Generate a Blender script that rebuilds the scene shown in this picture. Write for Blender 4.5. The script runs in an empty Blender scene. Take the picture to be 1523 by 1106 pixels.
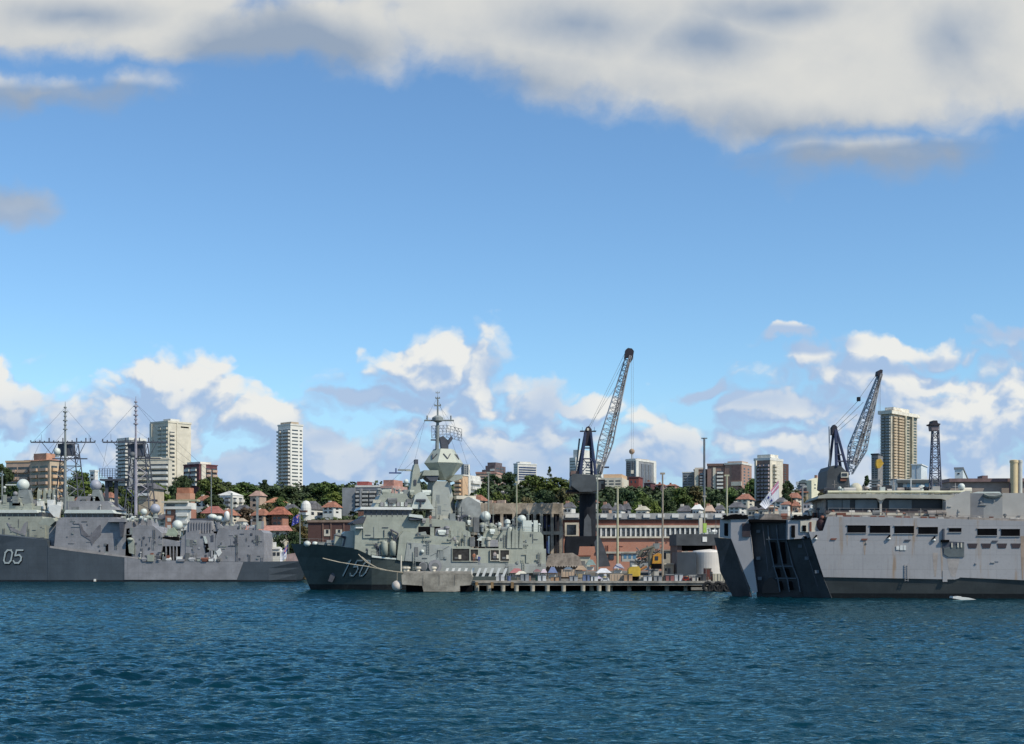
import bpy, math, random
import numpy as np
from mathutils import Vector, noise as mnoise
R = random.Random(7)
rad = math.radians
sc = bpy.context.scene
COL = sc.collection
# ---------------------------------------------------------------- camera, world, sun
H, FP, CX, YH = 6.5, 2000.0, 761.5, 826.0      # eye height (m), focal length / centre / horizon in photo pixels
cd = bpy.data.cameras.new('camera'); cam = bpy.data.objects.new('camera', cd); COL.objects.link(cam)
cam.location = (0, 0, H); cam.rotation_euler = (rad(90), 0, 0)
cd.sensor_width = 36.0; cd.lens = 36.0*FP/1523.0; cd.shift_y = (YH-553.0)/1523.0
cd.clip_start = 0.5; cd.clip_end = 9000
sc.camera = cam
sc.view_settings.view_transform = 'Standard'; sc.view_settings.look = 'None'
sc.view_settings.exposure = 0.0; sc.view_settings.gamma = 1.0
sc.cycles.max_bounces = 6; sc.cycles.diffuse_bounces = 2; sc.cycles.glossy_bounces = 3
sc.cycles.transmission_bounces = 2; sc.cycles.caustics_reflective = False; sc.cycles.caustics_refractive = False

SUN = Vector((0.56, -0.40, 0.72)).normalized()
sd = bpy.data.lights.new('sun', 'SUN'); so = bpy.data.objects.new('sun', sd); COL.objects.link(so)
sd.energy = 4.2; sd.angle = rad(0.5); sd.color = (1.0, 0.93, 0.79)
so.rotation_euler = SUN.to_track_quat('Z', 'Y').to_euler(); so.location = (60, -60, 120)

world = bpy.data.worlds.new('World'); sc.world = world; world.use_nodes = True
class NT:
    """tiny node-expression helper"""
    def __init__(s, tree): s.t = tree; s.n = tree.nodes; s.l = tree.links
    def new(s, typ, **kw):
        n = s.n.new(typ)
        for k, v in kw.items(): setattr(n, k, v)
        return n
    def put(s, sock, v):
        if v is None: return
        if hasattr(v, 'is_output'): s.l.new(v, sock)
        else: sock.default_value = v
    def m(s, op, a, b=None, c=None, clamp=False):
        n = s.new('ShaderNodeMath', operation=op, use_clamp=clamp)
        for i, v in enumerate((a, b, c)): s.put(n.inputs[i], v)
        return n.outputs[0]
    def v(s, op, a, b=None, c=None):
        n = s.new('ShaderNodeVectorMath', operation=op)
        for i, x in enumerate((a, b, c)): s.put(n.inputs[i], x)
        return n.outputs['Value'] if op in ('LENGTH', 'DOT_PRODUCT') else n.outputs[0]
    def mix(s, f, a, b, mode='MIX'):
        n = s.new('ShaderNodeMix', data_type='RGBA', blend_type=mode)
        s.put(n.inputs[0], f); s.put(n.inputs[6], a); s.put(n.inputs[7], b)
        return n.outputs[2]
    def noise(s, vec, scale, detail=4, rough=.5, dist=0):
        n = s.new('ShaderNodeTexNoise')
        s.put(n.inputs['Vector'], vec); n.inputs['Scale'].default_value = scale
        n.inputs['Detail'].default_value = detail; n.inputs['Roughness'].default_value = rough
        n.inputs['Distortion'].default_value = dist
        return n.outputs['Fac']
    def smooth(s, x, lo, hi):
        n = s.new('ShaderNodeMapRange', interpolation_type='SMOOTHSTEP')
        s.put(n.inputs[0], x); n.inputs[1].default_value = lo; n.inputs[2].default_value = hi
        return n.outputs[0]
def blobfield(t, p, blobs):
    acc = None
    for (px, py, rx, ry, w) in blobs:
        u, v = (px-CX)/FP, (YH-py)/FP; sx, sy = FP/rx, FP/ry
        q = t.v('MULTIPLY_ADD', p, (sx, sy, 0), (-u*sx, -v*sy, 0))
        d = t.m('MULTIPLY_ADD', t.v('LENGTH', q), -w, w)
        acc = d if acc is None else t.m('MAXIMUM', acc, d)
    return acc
# cumulus masses of this day's sky, as directions (centre, half-extents, strength)
BL = [(90,-8,360,95,1.3),(290,48,300,58,1.0),(520,40,150,66,.9),(900,-20,400,165,1.9),(1180,60,430,142,2.0),(1470,40,330,150,1.6),
      (70,142,170,24,.40),(1290,228,170,40,.55),(10,300,74,36,.8),
      (285,585,105,74,1.6),(240,560,60,46,1.0),(380,630,110,56,1.0),(200,650,190,80,.8),(-10,556,54,44,1.2),(20,610,90,80,.7),
      (110,650,160,90,.65),(540,590,64,20,1.0),(640,548,70,62,1.6),(705,570,66,66,1.0),(650,620,190,80,.8),(812,615,44,60,.6),
      (870,612,62,26,1.1),(935,625,54,26,1.0),(760,690,320,80,.8),(480,690,330,70,.8),(960,660,220,60,.6),
      (1160,668,56,34,1.0),(1080,700,180,70,.7),(1060,583,66,18,.9),(1180,507,62,13,.75),(1350,518,110,28,1.3),(1330,565,200,50,1.0),
      (1200,610,190,52,.75),(1420,630,220,110,1.1),(1560,560,130,90,1.0),(1500,492,80,26,.6),(1250,700,280,70,.8),(1500,720,220,80,.8)]
DK = [(870,30,130,44,.8),(1040,52,100,40,.8),(1170,8,150,26,.7),(1410,60,64,60,.7),(1340,252,320,52,4.5),(430,70,190,60,1.6),(60,158,260,46,5.0),(110,12,110,26,.9),
      (15,300,190,80,7),(540,590,80,30,4),(1060,583,80,30,4),(1180,508,90,24,4),(1350,543,150,13,1.6),(1120,600,120,30,.8),(760,130,160,40,.5),(1150,190,220,30,.5),
      (1240,598,120,30,1.0),(735,556,34,34,.9),(860,690,360,46,.9),(330,690,300,46,.9),(1230,700,240,50,.8),(1500,494,90,26,2.0),
      (20,640,130,44,.8),(815,610,46,50,.7),(1480,650,50,26,.5),(225,615,50,36,.6),(490,650,80,24,.7)]
def build_sky():
    t = NT(world.node_tree); t.n.clear()
    out = t.new('ShaderNodeOutputWorld'); bg = t.new('ShaderNodeBackground')
    tc = t.new('ShaderNodeTexCoord'); sep = t.new('ShaderNodeSeparateXYZ'); t.l.new(tc.outputs['Generated'], sep.inputs[0])
    ay = t.m('MAXIMUM', t.m('ABSOLUTE', sep.outputs[1]), 0.04)
    u = t.m('DIVIDE', sep.outputs[0], ay); v = t.m('DIVIDE', t.m('ABSOLUTE', sep.outputs[2]), ay)
    comb = t.new('ShaderNodeCombineXYZ'); t.l.new(u, comb.inputs[0]); t.l.new(v, comb.inputs[1]); p0 = comb.outputs[0]
    g = bpy.data.node_groups.new('cloud_density', 'ShaderNodeTree')
    g.interface.new_socket('P', in_out='INPUT', socket_type='NodeSocketVector')
    g.interface.new_socket('D', in_out='OUTPUT', socket_type='NodeSocketFloat')
    q = NT(g); gi = q.new('NodeGroupInput'); go = q.new('NodeGroupOutput')
    P = gi.outputs[0]
    wn = q.new('ShaderNodeTexNoise'); wn.inputs['Scale'].default_value = 14; wn.inputs['Detail'].default_value = 5; wn.inputs['Roughness'].default_value = .55
    q.l.new(P, wn.inputs['Vector'])
    w = q.v('MULTIPLY_ADD', q.v('SUBTRACT', wn.outputs['Color'], (.5, .5, .5)), (.075, .06, 0), P)
    b = blobfield(q, w, BL)
    mp = q.v('MULTIPLY', w, (1, 1.35, 1))
    n1 = q.noise(mp, 17, 8, .52, .1)
    n2 = q.noise(mp, 60, 6, .55)
    vo = q.new('ShaderNodeTexVoronoi', feature='F1'); vo.inputs['Scale'].default_value = 26; vo.inputs['Detail'].default_value = 2
    vo.inputs['Roughness'].default_value = .55; q.l.new(mp, vo.inputs['Vector'])
    sv = q.new('ShaderNodeSeparateXYZ'); q.l.new(P, sv.inputs[0]); lowm = q.smooth(sv.outputs[1], .27, .17)
    bil = q.m('MULTIPLY', q.m('MULTIPLY_ADD', vo.outputs['Distance'], -.80, .66), lowm)
    nn = q.m('ADD', q.m('ADD', q.m('MULTIPLY_ADD', n1, .85, -.40), q.m('MULTIPLY_ADD', n2, .12, -.06)), bil)
    cl = q.m('MAXIMUM', b, -1.2)
    cl = q.m('MINIMUM', cl, .8)
    q.l.new(q.m('ADD', cl, nn), go.inputs[0])
    def dens(p):
        n = t.new('ShaderNodeGroup'); n.node_tree = g; t.l.new(p, n.inputs[0]); return n.outputs[0]
    d0 = dens(p0); d1 = dens(t.v('ADD', p0, (.008, .013, 0)))
    high = t.smooth(v, .20, .30)
    cov = t.mix(high, t.smooth(d0, -.18, .36), t.smooth(d0, -.20, .50))
    lowv = t.smooth(v, .13, .03)
    cov = t.m('MAXIMUM', cov, t.m('MULTIPLY', lowv, .72))
    emb = t.m('SUBTRACT', d0, d1)
    wn2 = t.new('ShaderNodeTexNoise'); wn2.inputs['Scale'].default_value = 7; wn2.inputs['Detail'].default_value = 4; t.l.new(p0, wn2.inputs['Vector'])
    pw = t.v('MULTIPLY_ADD', t.v('SUBTRACT', wn2.outputs['Color'], (.5, .5, .5)), (.06, .035, 0), p0)
    dk = t.smooth(t.m('ADD', blobfield(t, pw, DK), t.m('MULTIPLY_ADD', t.noise(p0, 9, 5, .55), 1.8, -.9)), -.55, 1.15)
    ll = t.smooth(t.m('MULTIPLY_ADD', emb, 1.5, t.m('MULTIPLY_ADD', d0, .30, .16)), 0.0, 1.0)
    ll = t.m('MULTIPLY', ll, t.m('MULTIPLY_ADD', dk, -.9, 1))
    lh = t.m('MULTIPLY_ADD', emb, .35, t.m('MULTIPLY_ADD', dk, -.95, .88), clamp=True)
    lit = t.mix(high, ll, lh)
    shade_col = t.mix(high, (.38, .53, .76, 1), (.30, .38, .50, 1))
    lit_col = t.mix(high, (.84, .85, .83, 1), (.72, .72, .69, 1))
    cc = t.mix(lit, shade_col, lit_col)
    sky = t.new('ShaderNodeTexSky', sky_type='NISHITA', sun_disc=False)
    sky.sun_elevation = math.asin(SUN.z); sky.sun_rotation = math.atan2(SUN.x, SUN.y)
    sky.air_density = 1.0; sky.dust_density = 0.2; sky.ozone_density = 2.0
    S = .085
    skyc = t.mix(1.0, sky.outputs[0], (1.20, 1.57, 1.80, 1), 'MULTIPLY')
    ccs = t.v('SCALE', cc); ccs.node.inputs['Scale'].default_value = 1.0/S
    fin = t.mix(cov, skyc, ccs)
    t.l.new(fin, bg.inputs[0]); bg.inputs[1].default_value = S
    t.l.new(bg.outputs[0], out.inputs[0])
build_sky()

# ---------------------------------------------------------------- materials
MATS = {}
def M(name, col, rough=.7, var=.18, scale=.6, metal=0.0, streak=False, rust=0.0, bump=0.0, spec=.4, split=None):
    if name in MATS: return MATS[name]
    m = bpy.data.materials.new(name); m.use_nodes = True; MATS[name] = m
    t = NT(m.node_tree); bs = t.n['Principled BSDF']
    tc = t.new('ShaderNodeTexCoord').outputs['Object']
    c = tuple(col)+(1,)
    dark = tuple(x*(1-var*1.6) for x in col)+(1,); lite = tuple(min(1, x*(1+var*.7)) for x in col)+(1,)
    n = t.smooth(t.noise(tc, scale, 6, .62), .3, .72)
    cc = t.mix(n, dark, lite)
    if split:                                   # painted boot-top below a height
        sep = t.new('ShaderNodeSeparateXYZ'); t.l.new(tc, sep.inputs[0])
        k = t.m('LESS_THAN', sep.outputs[2], split[0])
        cc = t.mix(k, cc, tuple(split[1])+(1,))
    if streak:
        d2 = t.smooth(t.noise(tc, 2.6, 5, .7), .50, .72)
        cc = t.mix(t.m('MULTIPLY', d2, .38), cc, tuple(x*.66 for x in col)+(1,))
        vs = t.v('MULTIPLY', tc, (1.6, 1.6, .12))
        s = t.smooth(t.noise(vs, 1.0, 5, .65), .52, .75)
        cc = t.mix(t.m('MULTIPLY', s, .45), cc, tuple(x*.62 for x in col)+(1,))
        if rust:
            s2 = t.smooth(t.noise(t.v('MULTIPLY', tc, (.42, .42, .045)), 1.3, 7, .72), .55, .72)
            cc = t.mix(t.m('MULTIPLY', s2, rust), cc, (.32, .20, .10, 1))
        # faint welded plate seams
        bt = t.new('ShaderNodeTexBrick'); bt.inputs['Scale'].default_value = 1.0
        bt.inputs['Brick Width'].default_value = 6.0; bt.inputs['Row Height'].default_value = 2.2; bt.inputs['Mortar Size'].default_value = .05
        bt.inputs['Color1'].default_value = (1, 1, 1, 1); bt.inputs['Color2'].default_value = (.93, .94, .95, 1); bt.inputs['Mortar'].default_value = (.8, .8, .8, 1)
        sw = t.new('ShaderNodeSeparateXYZ'); t.l.new(tc, sw.inputs[0]); cb = t.new('ShaderNodeCombineXYZ')
        t.l.new(sw.outputs[0], cb.inputs[0]); t.l.new(sw.outputs[2], cb.inputs[1]); t.l.new(cb.outputs[0], bt.inputs['Vector'])
        cc = t.mix(.7, cc, bt.outputs[0], 'MULTIPLY')
    t.l.new(cc, bs.inputs['Base Color'])
    bs.inputs['Roughness'].default_value = rough; bs.inputs['Metallic'].default_value = metal
    bs.inputs['Specular IOR Level'].default_value = spec
    if bump:
        b = t.new('ShaderNodeBump'); b.inputs['Strength'].default_value = bump; b.inputs['Distance'].default_value = .1
        t.l.new(t.noise(tc, 4, 6, .6), b.inputs['Height']); t.l.new(b.outputs[0], bs.inputs['Normal'])
    return m
def leafmat(name, c1, c2):
    m = bpy.data.materials.new(name); m.use_nodes = True; MATS[name] = m
    t = NT(m.node_tree); bs = t.n['Principled BSDF']
    tc = t.new('ShaderNodeTexCoord').outputs['Object']
    oi = t.new('ShaderNodeObjectInfo')
    n = t.smooth(t.noise(tc, 2.2, 5, .7), .35, .68)
    cc = t.mix(n, tuple(c1)+(1,), tuple(c2)+(1,))
    cc = t.mix(t.m('MULTIPLY', oi.outputs['Random'], .55), cc, (c2[0]*.9, c2[1]*.62, c2[2]*.55, 1))
    t.l.new(cc, bs.inputs['Base Color']); bs.inputs['Roughness'].default_value = .7
    bs.inputs['Specular IOR Level'].default_value = .2
    return m
def brickmat(name, c1, c2, mortar=(.35,.32,.28)):
    m = bpy.data.materials.new(name); m.use_nodes = True; MATS[name] = m
    t = NT(m.node_tree); bs = t.n['Principled BSDF']
    tc = t.new('ShaderNodeTexCoord').outputs['Object']; sw = t.new('ShaderNodeSeparateXYZ'); t.l.new(tc, sw.inputs[0])
    cb = t.new('ShaderNodeCombineXYZ'); t.l.new(t.m('ADD', sw.outputs[0], sw.outputs[1]), cb.inputs[0]); t.l.new(sw.outputs[2], cb.inputs[1])
    bt = t.new('ShaderNodeTexBrick'); t.l.new(cb.outputs[0], bt.inputs['Vector']); bt.inputs['Scale'].default_value = 2.2
    bt.inputs['Color1'].default_value = tuple(c1)+(1,); bt.inputs['Color2'].default_value = tuple(c2)+(1,); bt.inputs['Mortar'].default_value = tuple(mortar)+(1,)
    n = t.smooth(t.noise(tc, .25, 6, .65), .35, .7)
    cc = t.mix(t.m('MULTIPLY', n, .35), bt.outputs[0], tuple(x*.55 for x in c1)+(1,))
    t.l.new(cc, bs.inputs['Base Color']); bs.inputs['Roughness'].default_value = .85
    return m
glass   = M('window_glass', (.035,.045,.06), .12, .5, .5, spec=.6)
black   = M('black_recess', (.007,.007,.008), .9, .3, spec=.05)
white   = M('white_paint', (.74,.73,.68), .5, .08)
creamy  = M('cream_render', (.66,.60,.48), .8, .1, .25)
offwh   = M('off_white_render', (.68,.66,.60), .8, .1, .3)
concr   = M('concrete', (.38,.35,.30), .9, .25, .5, bump=.4)
conc_d  = M('weathered_concrete', (.27,.25,.215), .9, .3, .5, bump=.4)
steel_d = M('dark_steel', (.035,.038,.045), .55, .3)
# ---------------------------------------------------------------- mesh builder
class MB:
    def __init__(s): s.v = []; s.f = []
    def add(s, vs, fs):
        o = len(s.v); s.v += [tuple(x) for x in vs]; s.f += [tuple(i+o for i in f) for f in fs]; return s
    def box(s, a0, b0, z0, a1, b1, z1):
        if a0 > a1: a0, a1 = a1, a0
        if b0 > b1: b0, b1 = b1, b0
        if z0 > z1: z0, z1 = z1, z0
        return s.add([(a0,b0,z0),(a1,b0,z0),(a1,b1,z0),(a0,b1,z0),(a0,b0,z1),(a1,b0,z1),(a1,b1,z1),(a0,b1,z1)],
                     [(0,3,2,1),(4,5,6,7),(0,1,5,4),(1,2,6,5),(2,3,7,6),(3,0,4,7)])
    def ext(s, front, back):                     # two matching polygons joined
        n = len(front)
        return s.add(list(front)+list(back), [tuple(range(n)), tuple(range(2*n-1, n-1, -1))]+[(i, n+i, n+(i+1) % n, (i+1) % n) for i in range(n)])
    def tube(s, p0, p1, r0, r1=None, n=6, caps=True):
        r1 = r0 if r1 is None else r1
        p0 = Vector(p0); p1 = Vector(p1); d = (p1-p0)
        if d.length < 1e-6: return s
        d.normalize(); x = d.orthogonal().normalized(); y = d.cross(x)
        ring = lambda p, r: [p+(x*math.cos(2*math.pi*i/n)+y*math.sin(2*math.pi*i/n))*r for i in range(n)]
        fs = [(i, (i+1) % n, n+(i+1) % n, n+i) for i in range(n)]
        if caps: fs += [tuple(range(n-1, -1, -1)), tuple(range(n, 2*n))]
        return s.add(ring(p0, r0)+ring(p1, r1), fs)
    def lathe(s, c, prof, n=16, sx=1, sy=1):     # prof: [(r, z)]
        vs = []; fs = []
        for (r, z) in prof:
            for i in range(n):
                a = 2*math.pi*i/n; vs.append((c[0]+r*sx*math.cos(a), c[1]+r*sy*math.sin(a), c[2]+z))
        for k in range(len(prof)-1):
            for i in range(n):
                j = (i+1) % n; fs.append((k*n+i, k*n+j, (k+1)*n+j, (k+1)*n+i))
        fs.append(tuple(range(n-1, -1, -1))); fs.append(tuple(range((len(prof)-1)*n, len(prof)*n)))
        return s.add(vs, fs)
    def ball(s, c, r, n=14, sx=1, sy=1, sz=1, lo=-90):
        k = 8; pr = [(max(.001, math.cos(rad(lo+(90-lo)*i/k)))*r, math.sin(rad(lo+(90-lo)*i/k))*r*sz) for i in range(k+1)]
        return s.lathe(c, pr, n, sx, sy)
    def build(s, name, mat, parent=None, smooth=False):
        me = bpy.data.meshes.new(name); me.from_pydata(s.v, [], s.f); me.update()
        if smooth: me.polygons.foreach_set('use_smooth', [True]*len(me.polygons))
        if mat: me.materials.append(mat)
        o = bpy.data.objects.new(name, me); COL.objects.link(o)
        if parent: o.parent = parent
        return o
def tag(o, label, cat, group=None, kind=None):
    if label: o['label'] = label
    if cat: o['category'] = cat
    if group: o['group'] = group
    if kind: o['kind'] = kind
    return o
def thing(name, label, cat, loc=(0,0,0), rz=0, group=None):
    o = bpy.data.objects.new(name, None); COL.objects.link(o); o.location = loc; o.rotation_euler = (0, 0, rz)
    o.empty_display_size = .5
    return tag(o, label, cat, group)
def share(name, mesh, parent, loc=(0,0,0), scale=None, rz=0):
    o = bpy.data.objects.new(name, mesh); COL.objects.link(o); o.parent = parent; o.location = loc; o.rotation_euler[2] = rz
    if scale: o.scale = scale
    return o
class Fr:
    """a vertical reference plane in the scene: pixel -> local metres at depth offset b behind the plane"""
    def __init__(s, px, D, yaw=0, z0=0):
        s.u0 = (px-CX)/FP; s.O = Vector((s.u0*D, D, z0)); s.y = rad(yaw); s.z0 = z0; s.c = math.cos(s.y); s.s = math.sin(s.y)
    def t(s, px, b=0):
        u = (px-CX)/FP; return (b+s.O.y*s.c-s.O.x*s.s)/(s.c-u*s.s)
    def a(s, px, b=0):
        u = (px-CX)/FP; t = s.t(px, b); return (u*t-s.O.x)*s.c+(t-s.O.y)*s.s
    def P(s, px, py, b=0):
        t = s.t(px, b); return (s.a(px, b), b, H+(YH-py)*t/FP-s.z0)
    def z(s, px, py, b=0): return s.P(px, py, b)[2]
    def root(s, name, label, cat, group=None): return thing(name, label, cat, s.O, s.y, group)
    def box(s, mb, x0, y0, x1, y1, b0, b1):
        xm = (x0+x1)/2; return mb.box(s.a(x0,b0), b0, s.z(xm,y0,b0), s.a(x1,b0), b1, s.z(xm,y1,b0))
    def poly(s, mb, pts, b0, b1):
        f = [s.P(x, y, b0) for x, y in pts]; return mb.ext(f, [(p[0], b1, p[2]) for p in f])
    def tube(s, mb, p, q, r0, r1=None, n=6): return mb.tube(s.P(*p), s.P(*q), r0, r1, n)
# ---------------------------------------------------------------- terrain
GY = [(0,-3),(368,-3),(376,2.4),(386,3.2),(400,9.0),(500,19),(600,30),(700,40),(800,48),(900,50),(1100,40),(1500,10),(2600,-2),(6000,-2)]
def gz(x, y):
    for (a, za), (b, zb) in zip(GY, GY[1:]):
        if y <= b:
            z = za+(zb-za)*(y-a)/(b-a); break
    else: z = -2
    if y > 395:
        k = min(1, (y-395)/80); z += k*3*mnoise.noise(Vector((x*.012, y*.012, 0)))
        z -= k*.03*max(0, x-60)
    return z
def build_ground():
    mb = MB(); ys = [360,368,376,386,392,400]+[400+12*i for i in range(1,42)]+[920,980,1060,1200,1500,2000,3000,6000]
    xs = [-2500,-1200,-700]+[-500+20*i for i in range(51)]+[700,1200,2500]
    for y in ys:
        for x in xs: mb.v.append((x, y, gz(x, y)))
    nx = len(xs)
    for j in range(len(ys)-1):
        for i in range(nx-1): mb.f.append((j*nx+i, j*nx+i+1, (j+1)*nx+i+1, (j+1)*nx+i))
    o = mb.build('ground', M('hill_ground', (.075,.085,.04), .95, .5, .05), smooth=True); tag(o, None, None, kind='structure')
build_ground()
def build_water():
    rng = np.random.default_rng(4)
    ys = [34.0]
    while ys[-1] < 420: ys.append(ys[-1]*1.0028)
    ys = np.array(ys); us = np.linspace(-.5, .5, 980)
    Y = np.repeat(ys[:, None], len(us), 1); X = Y*us[None, :]
    Z = np.zeros_like(X)
    for k in range(110):
        L = .42*(9**(rng.random()**1.15))           # wavelengths .55 .. 7.7 m
        ang = rng.normal(math.pi*.5+.35, .62)
        kx, ky = math.cos(ang)*2*math.pi/L, math.sin(ang)*2*math.pi/L
        amp = .0056*L**.78
        fade = np.clip((L/(Y*.0028)-2.0)/1.2, 0, 1)
        ph = kx*X+ky*Y+rng.random()*6.28
        Z += amp*fade*(np.sin(ph)+.25*np.sin(2*ph+.6))
    # wind patches
    patch = .85+.30*np.sin(X*.05+1.3*np.sin(Y*.045))*np.sin(Y*.061+.8)
    Z *= patch
    r, c = X.shape
    vs = np.stack([X, Y, Z], -1).reshape(-1, 3)
    idx = np.arange(r*c).reshape(r, c)
    q = np.stack([idx[:-1, :-1], idx[:-1, 1:], idx[1:, 1:], idx[1:, :-1]], -1).reshape(-1, 4)
    # outer calm sheet a little lower, so that the water reaches the horizon on every side
    far = np.array([[-4000,-400,-.45],[4000,-400,-.45],[4000,3000,-.45],[-4000,3000,-.45]], float)
    n0 = len(vs); vs = np.vstack([vs, far]); q = np.vstack([q, [[n0, n0+1, n0+2, n0+3]]])
    me = bpy.data.meshes.new('water'); me.vertices.add(len(vs)); me.vertices.foreach_set('co', vs.astype(np.float32).ravel())
    me.loops.add(q.size); me.loops.foreach_set('vertex_index', q.astype(np.int32).ravel())
    me.polygons.add(len(q)); me.polygons.foreach_set('loop_start', np.arange(0, q.size, 4, dtype=np.int32))
    me.polygons.foreach_set('use_smooth', np.ones(len(q), bool)); me.update(calc_edges=True); me.validate()
    m = bpy.data.materials.new('harbour_water'); m.use_nodes = True; t = NT(m.node_tree); bs = t.n['Principled BSDF']
    tc = t.new('ShaderNodeTexCoord').outputs['Object']
    big = t.smooth(t.noise(t.v('MULTIPLY', tc, (.6, 1.0, 1)), .03, 4, .6), .35, .65)
    body = t.mix(big, (.0015,.020,.031,1), (.003,.030,.045,1))
    t.n.remove(bs); out = t.n['Material Output']
    b = t.new('ShaderNodeBump'); b.inputs['Strength'].default_value = .9; b.inputs['Distance'].default_value = .16
    hgt = t.m('ADD', t.noise(t.v('MULTIPLY', tc, (.6, 1.2, 1)), 1.9, 4, .55), t.m('MULTIPLY', t.noise(t.v('MULTIPLY', tc, (.45, .8, 1)), .55, 3, .5), 2.6))
    t.l.new(hgt, b.inputs['Height'])
    df = t.new('ShaderNodeBsdfDiffuse'); gl = t.new('ShaderNodeBsdfGlossy'); mx = t.new('ShaderNodeMixShader'); fr = t.new('ShaderNodeFresnel'); fr.inputs['IOR'].default_value = 1.33
    for n_ in (df, gl, fr): t.l.new(b.outputs[0], n_.inputs['Normal'])
    t.l.new(body, df.inputs['Color']); gl.inputs['Color'].default_value = (.41,.67,.74,1); gl.inputs['Roughness'].default_value = .08
    t.l.new(t.m('MULTIPLY', fr.outputs[0], .95), mx.inputs[0]); t.l.new(df.outputs[0], mx.inputs[1]); t.l.new(gl.outputs[0], mx.inputs[2]); t.l.new(mx.outputs[0], out.inputs[0])
    me.materials.append(m)
    o = bpy.data.objects.new('water', me); COL.objects.link(o); tag(o, None, None, kind='structure')
build_water()
# ---------------------------------------------------------------- shared ship builders
navy_l = M('light_navy_grey', (.36,.375,.31), .55, .12, .35, streak=True)
navy_m = M('purplish_navy_grey', (.285,.278,.285), .55, .14, .35, streak=True)
navy_h = M('dark_hull_grey', (.075,.09,.105), .5, .12, .2, streak=True, split=(.45, (.012,.012,.014)))
navy_g = M('green_hull_grey', (.075,.092,.085), .5, .14, .25, streak=True, split=(1.05, (.008,.008,.009)))
deck_g = M('deck_grey', (.16,.165,.165), .8, .2)
mast_g = M('mast_grey', (.24,.26,.25), .6, .15)
mast_d = M('mast_dark_grey', (.075,.08,.10), .6, .2)
dome_w = M('radome_white', (.60,.63,.57), .45, .06)
dome_g = M('radome_grey', (.36,.37,.42), .45, .06)
num_w  = M('pennant_white', (.47,.51,.49), .6, .05)
rope_c = M('rope', (.42,.37,.28), .9, .2)
def hull(F, st, mat, root, name='hull', far=True, bc=7.0, zb=-1.5):
    """loft: st = [(px, y_deck, half_deck, half_water, px_at_water)]"""
    rows = []
    for s in st:
        px, yd, hd, hw = s[:4]; pw = s[4] if len(s) > 4 else px
        a, _, zd = F.P(px, yd, bc-hd); aw = F.a(pw, bc-hw)
        row = []
        for k in range(5):                       # five heights, flare eased
            f = k/4.0; hh = hw+(hd-hw)*f**1.6; z = (1-f)*zb+f*zd; aa = aw+(a-aw)*f
            row.append((aa, bc-hh, z))
        row += [(r[0], 2*bc-r[1], r[2]) for r in reversed(row)]
        rows.append(row)
    mb = MB(); n = 10
    for r in rows: mb.v += r
    for i in range(len(rows)-1):
        for k in range(n):
            j = (k+1) % n
            mb.f.append((i*n+k, (i+1)*n+k, (i+1)*n+j, i*n+j))
    mb.f.append(tuple(range(n))); mb.f.append(tuple(reversed(range((len(rows)-1)*n, len(rows)*n))))
    o = mb.build(name, mat, root)
    def surf(px, py):                            # near-side offset b at a pixel of the side
        best = None
        for i in range(len(rows)-1):
            for k in range(4):
                q = [rows[i][k], rows[i+1][k], rows[i+1][k+1], rows[i][k+1]]
                b = (q[0][1]+q[2][1])/2
                for _ in range(3):
                    a, _, z = F.P(px, py, b)
                    # bilinear in a then z
                    den = (q[1][0]-q[0][0])+(q[2][0]-q[3][0]); sfr = 2*(a-(q[0][0]+q[3][0])/2)/den if abs(den) > 1e-6 else 0
                    zl = q[0][2]+(q[1][2]-q[0][2])*sfr; zh = q[3][2]+(q[2][2]-q[3][2])*sfr
                    tfr = (z-zl)/(zh-zl) if zh-zl else 0
                    b = (q[0][1]*(1-sfr)+q[1][1]*sfr)*(1-tfr)+(q[3][1]*(1-sfr)+q[2][1]*sfr)*tfr
                e = max(0, -sfr, sfr-1)+max(0, -tfr, tfr-1)
                if best is None or e < best[0]: best = (e, b)
        return best[1]
    return o, surf
DIG = {'0': [[(.25,0),(.75,0),(1,.2),(1,.8),(.75,1),(.25,1),(0,.8),(0,.2),(.25,0)]],
       '5': [[(1,1),(.15,1),(.1,.58),(.7,.62),(1,.45),(1,.2),(.75,0),(.25,0),(0,.16)]],
       '1': [[(.2,.78),(.6,1),(.6,0)]]}
def digits(F, surf, txt, x0, y0, w, h, gap, slant, root, th=.17):
    """painted numerals that follow the hull plating, with their black drop shade"""
    x = x0
    for ch in txt:
        for (dx, dy, mt, nm, eps) in ((1.1, 1.3, black, 'numeral_shade', .05), (0, 0, num_w, 'numeral', .09)):
            mb = MB()
            for pl in DIG[ch]:
                for (p, q) in zip(pl, pl[1:]):
                    P0 = (x+p[0]*w+slant*p[1]+dx, y0-p[1]*h+dy); Q0 = (x+q[0]*w+slant*q[1]+dx, y0-q[1]*h+dy)
                    d = Vector((Q0[0]-P0[0], Q0[1]-P0[1])).normalized()*th*w*.5; nn = Vector((-d.y, d.x))
                    c4 = [(P0[0]-d.x+nn.x, P0[1]-d.y+nn.y), (Q0[0]+d.x+nn.x, Q0[1]+d.y+nn.y), (Q0[0]+d.x-nn.x, Q0[1]+d.y-nn.y), (P0[0]-d.x-nn.x, P0[1]-d.y-nn.y)]
                    fr = [F.P(a, b, surf(a, b)-eps) for a, b in c4]; bk = [F.P(a, b, surf(a, b)+.02) for a, b in c4]
                    mb.ext(fr, bk)
            mb.build(nm, mt, root)
        x += w+gap
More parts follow.
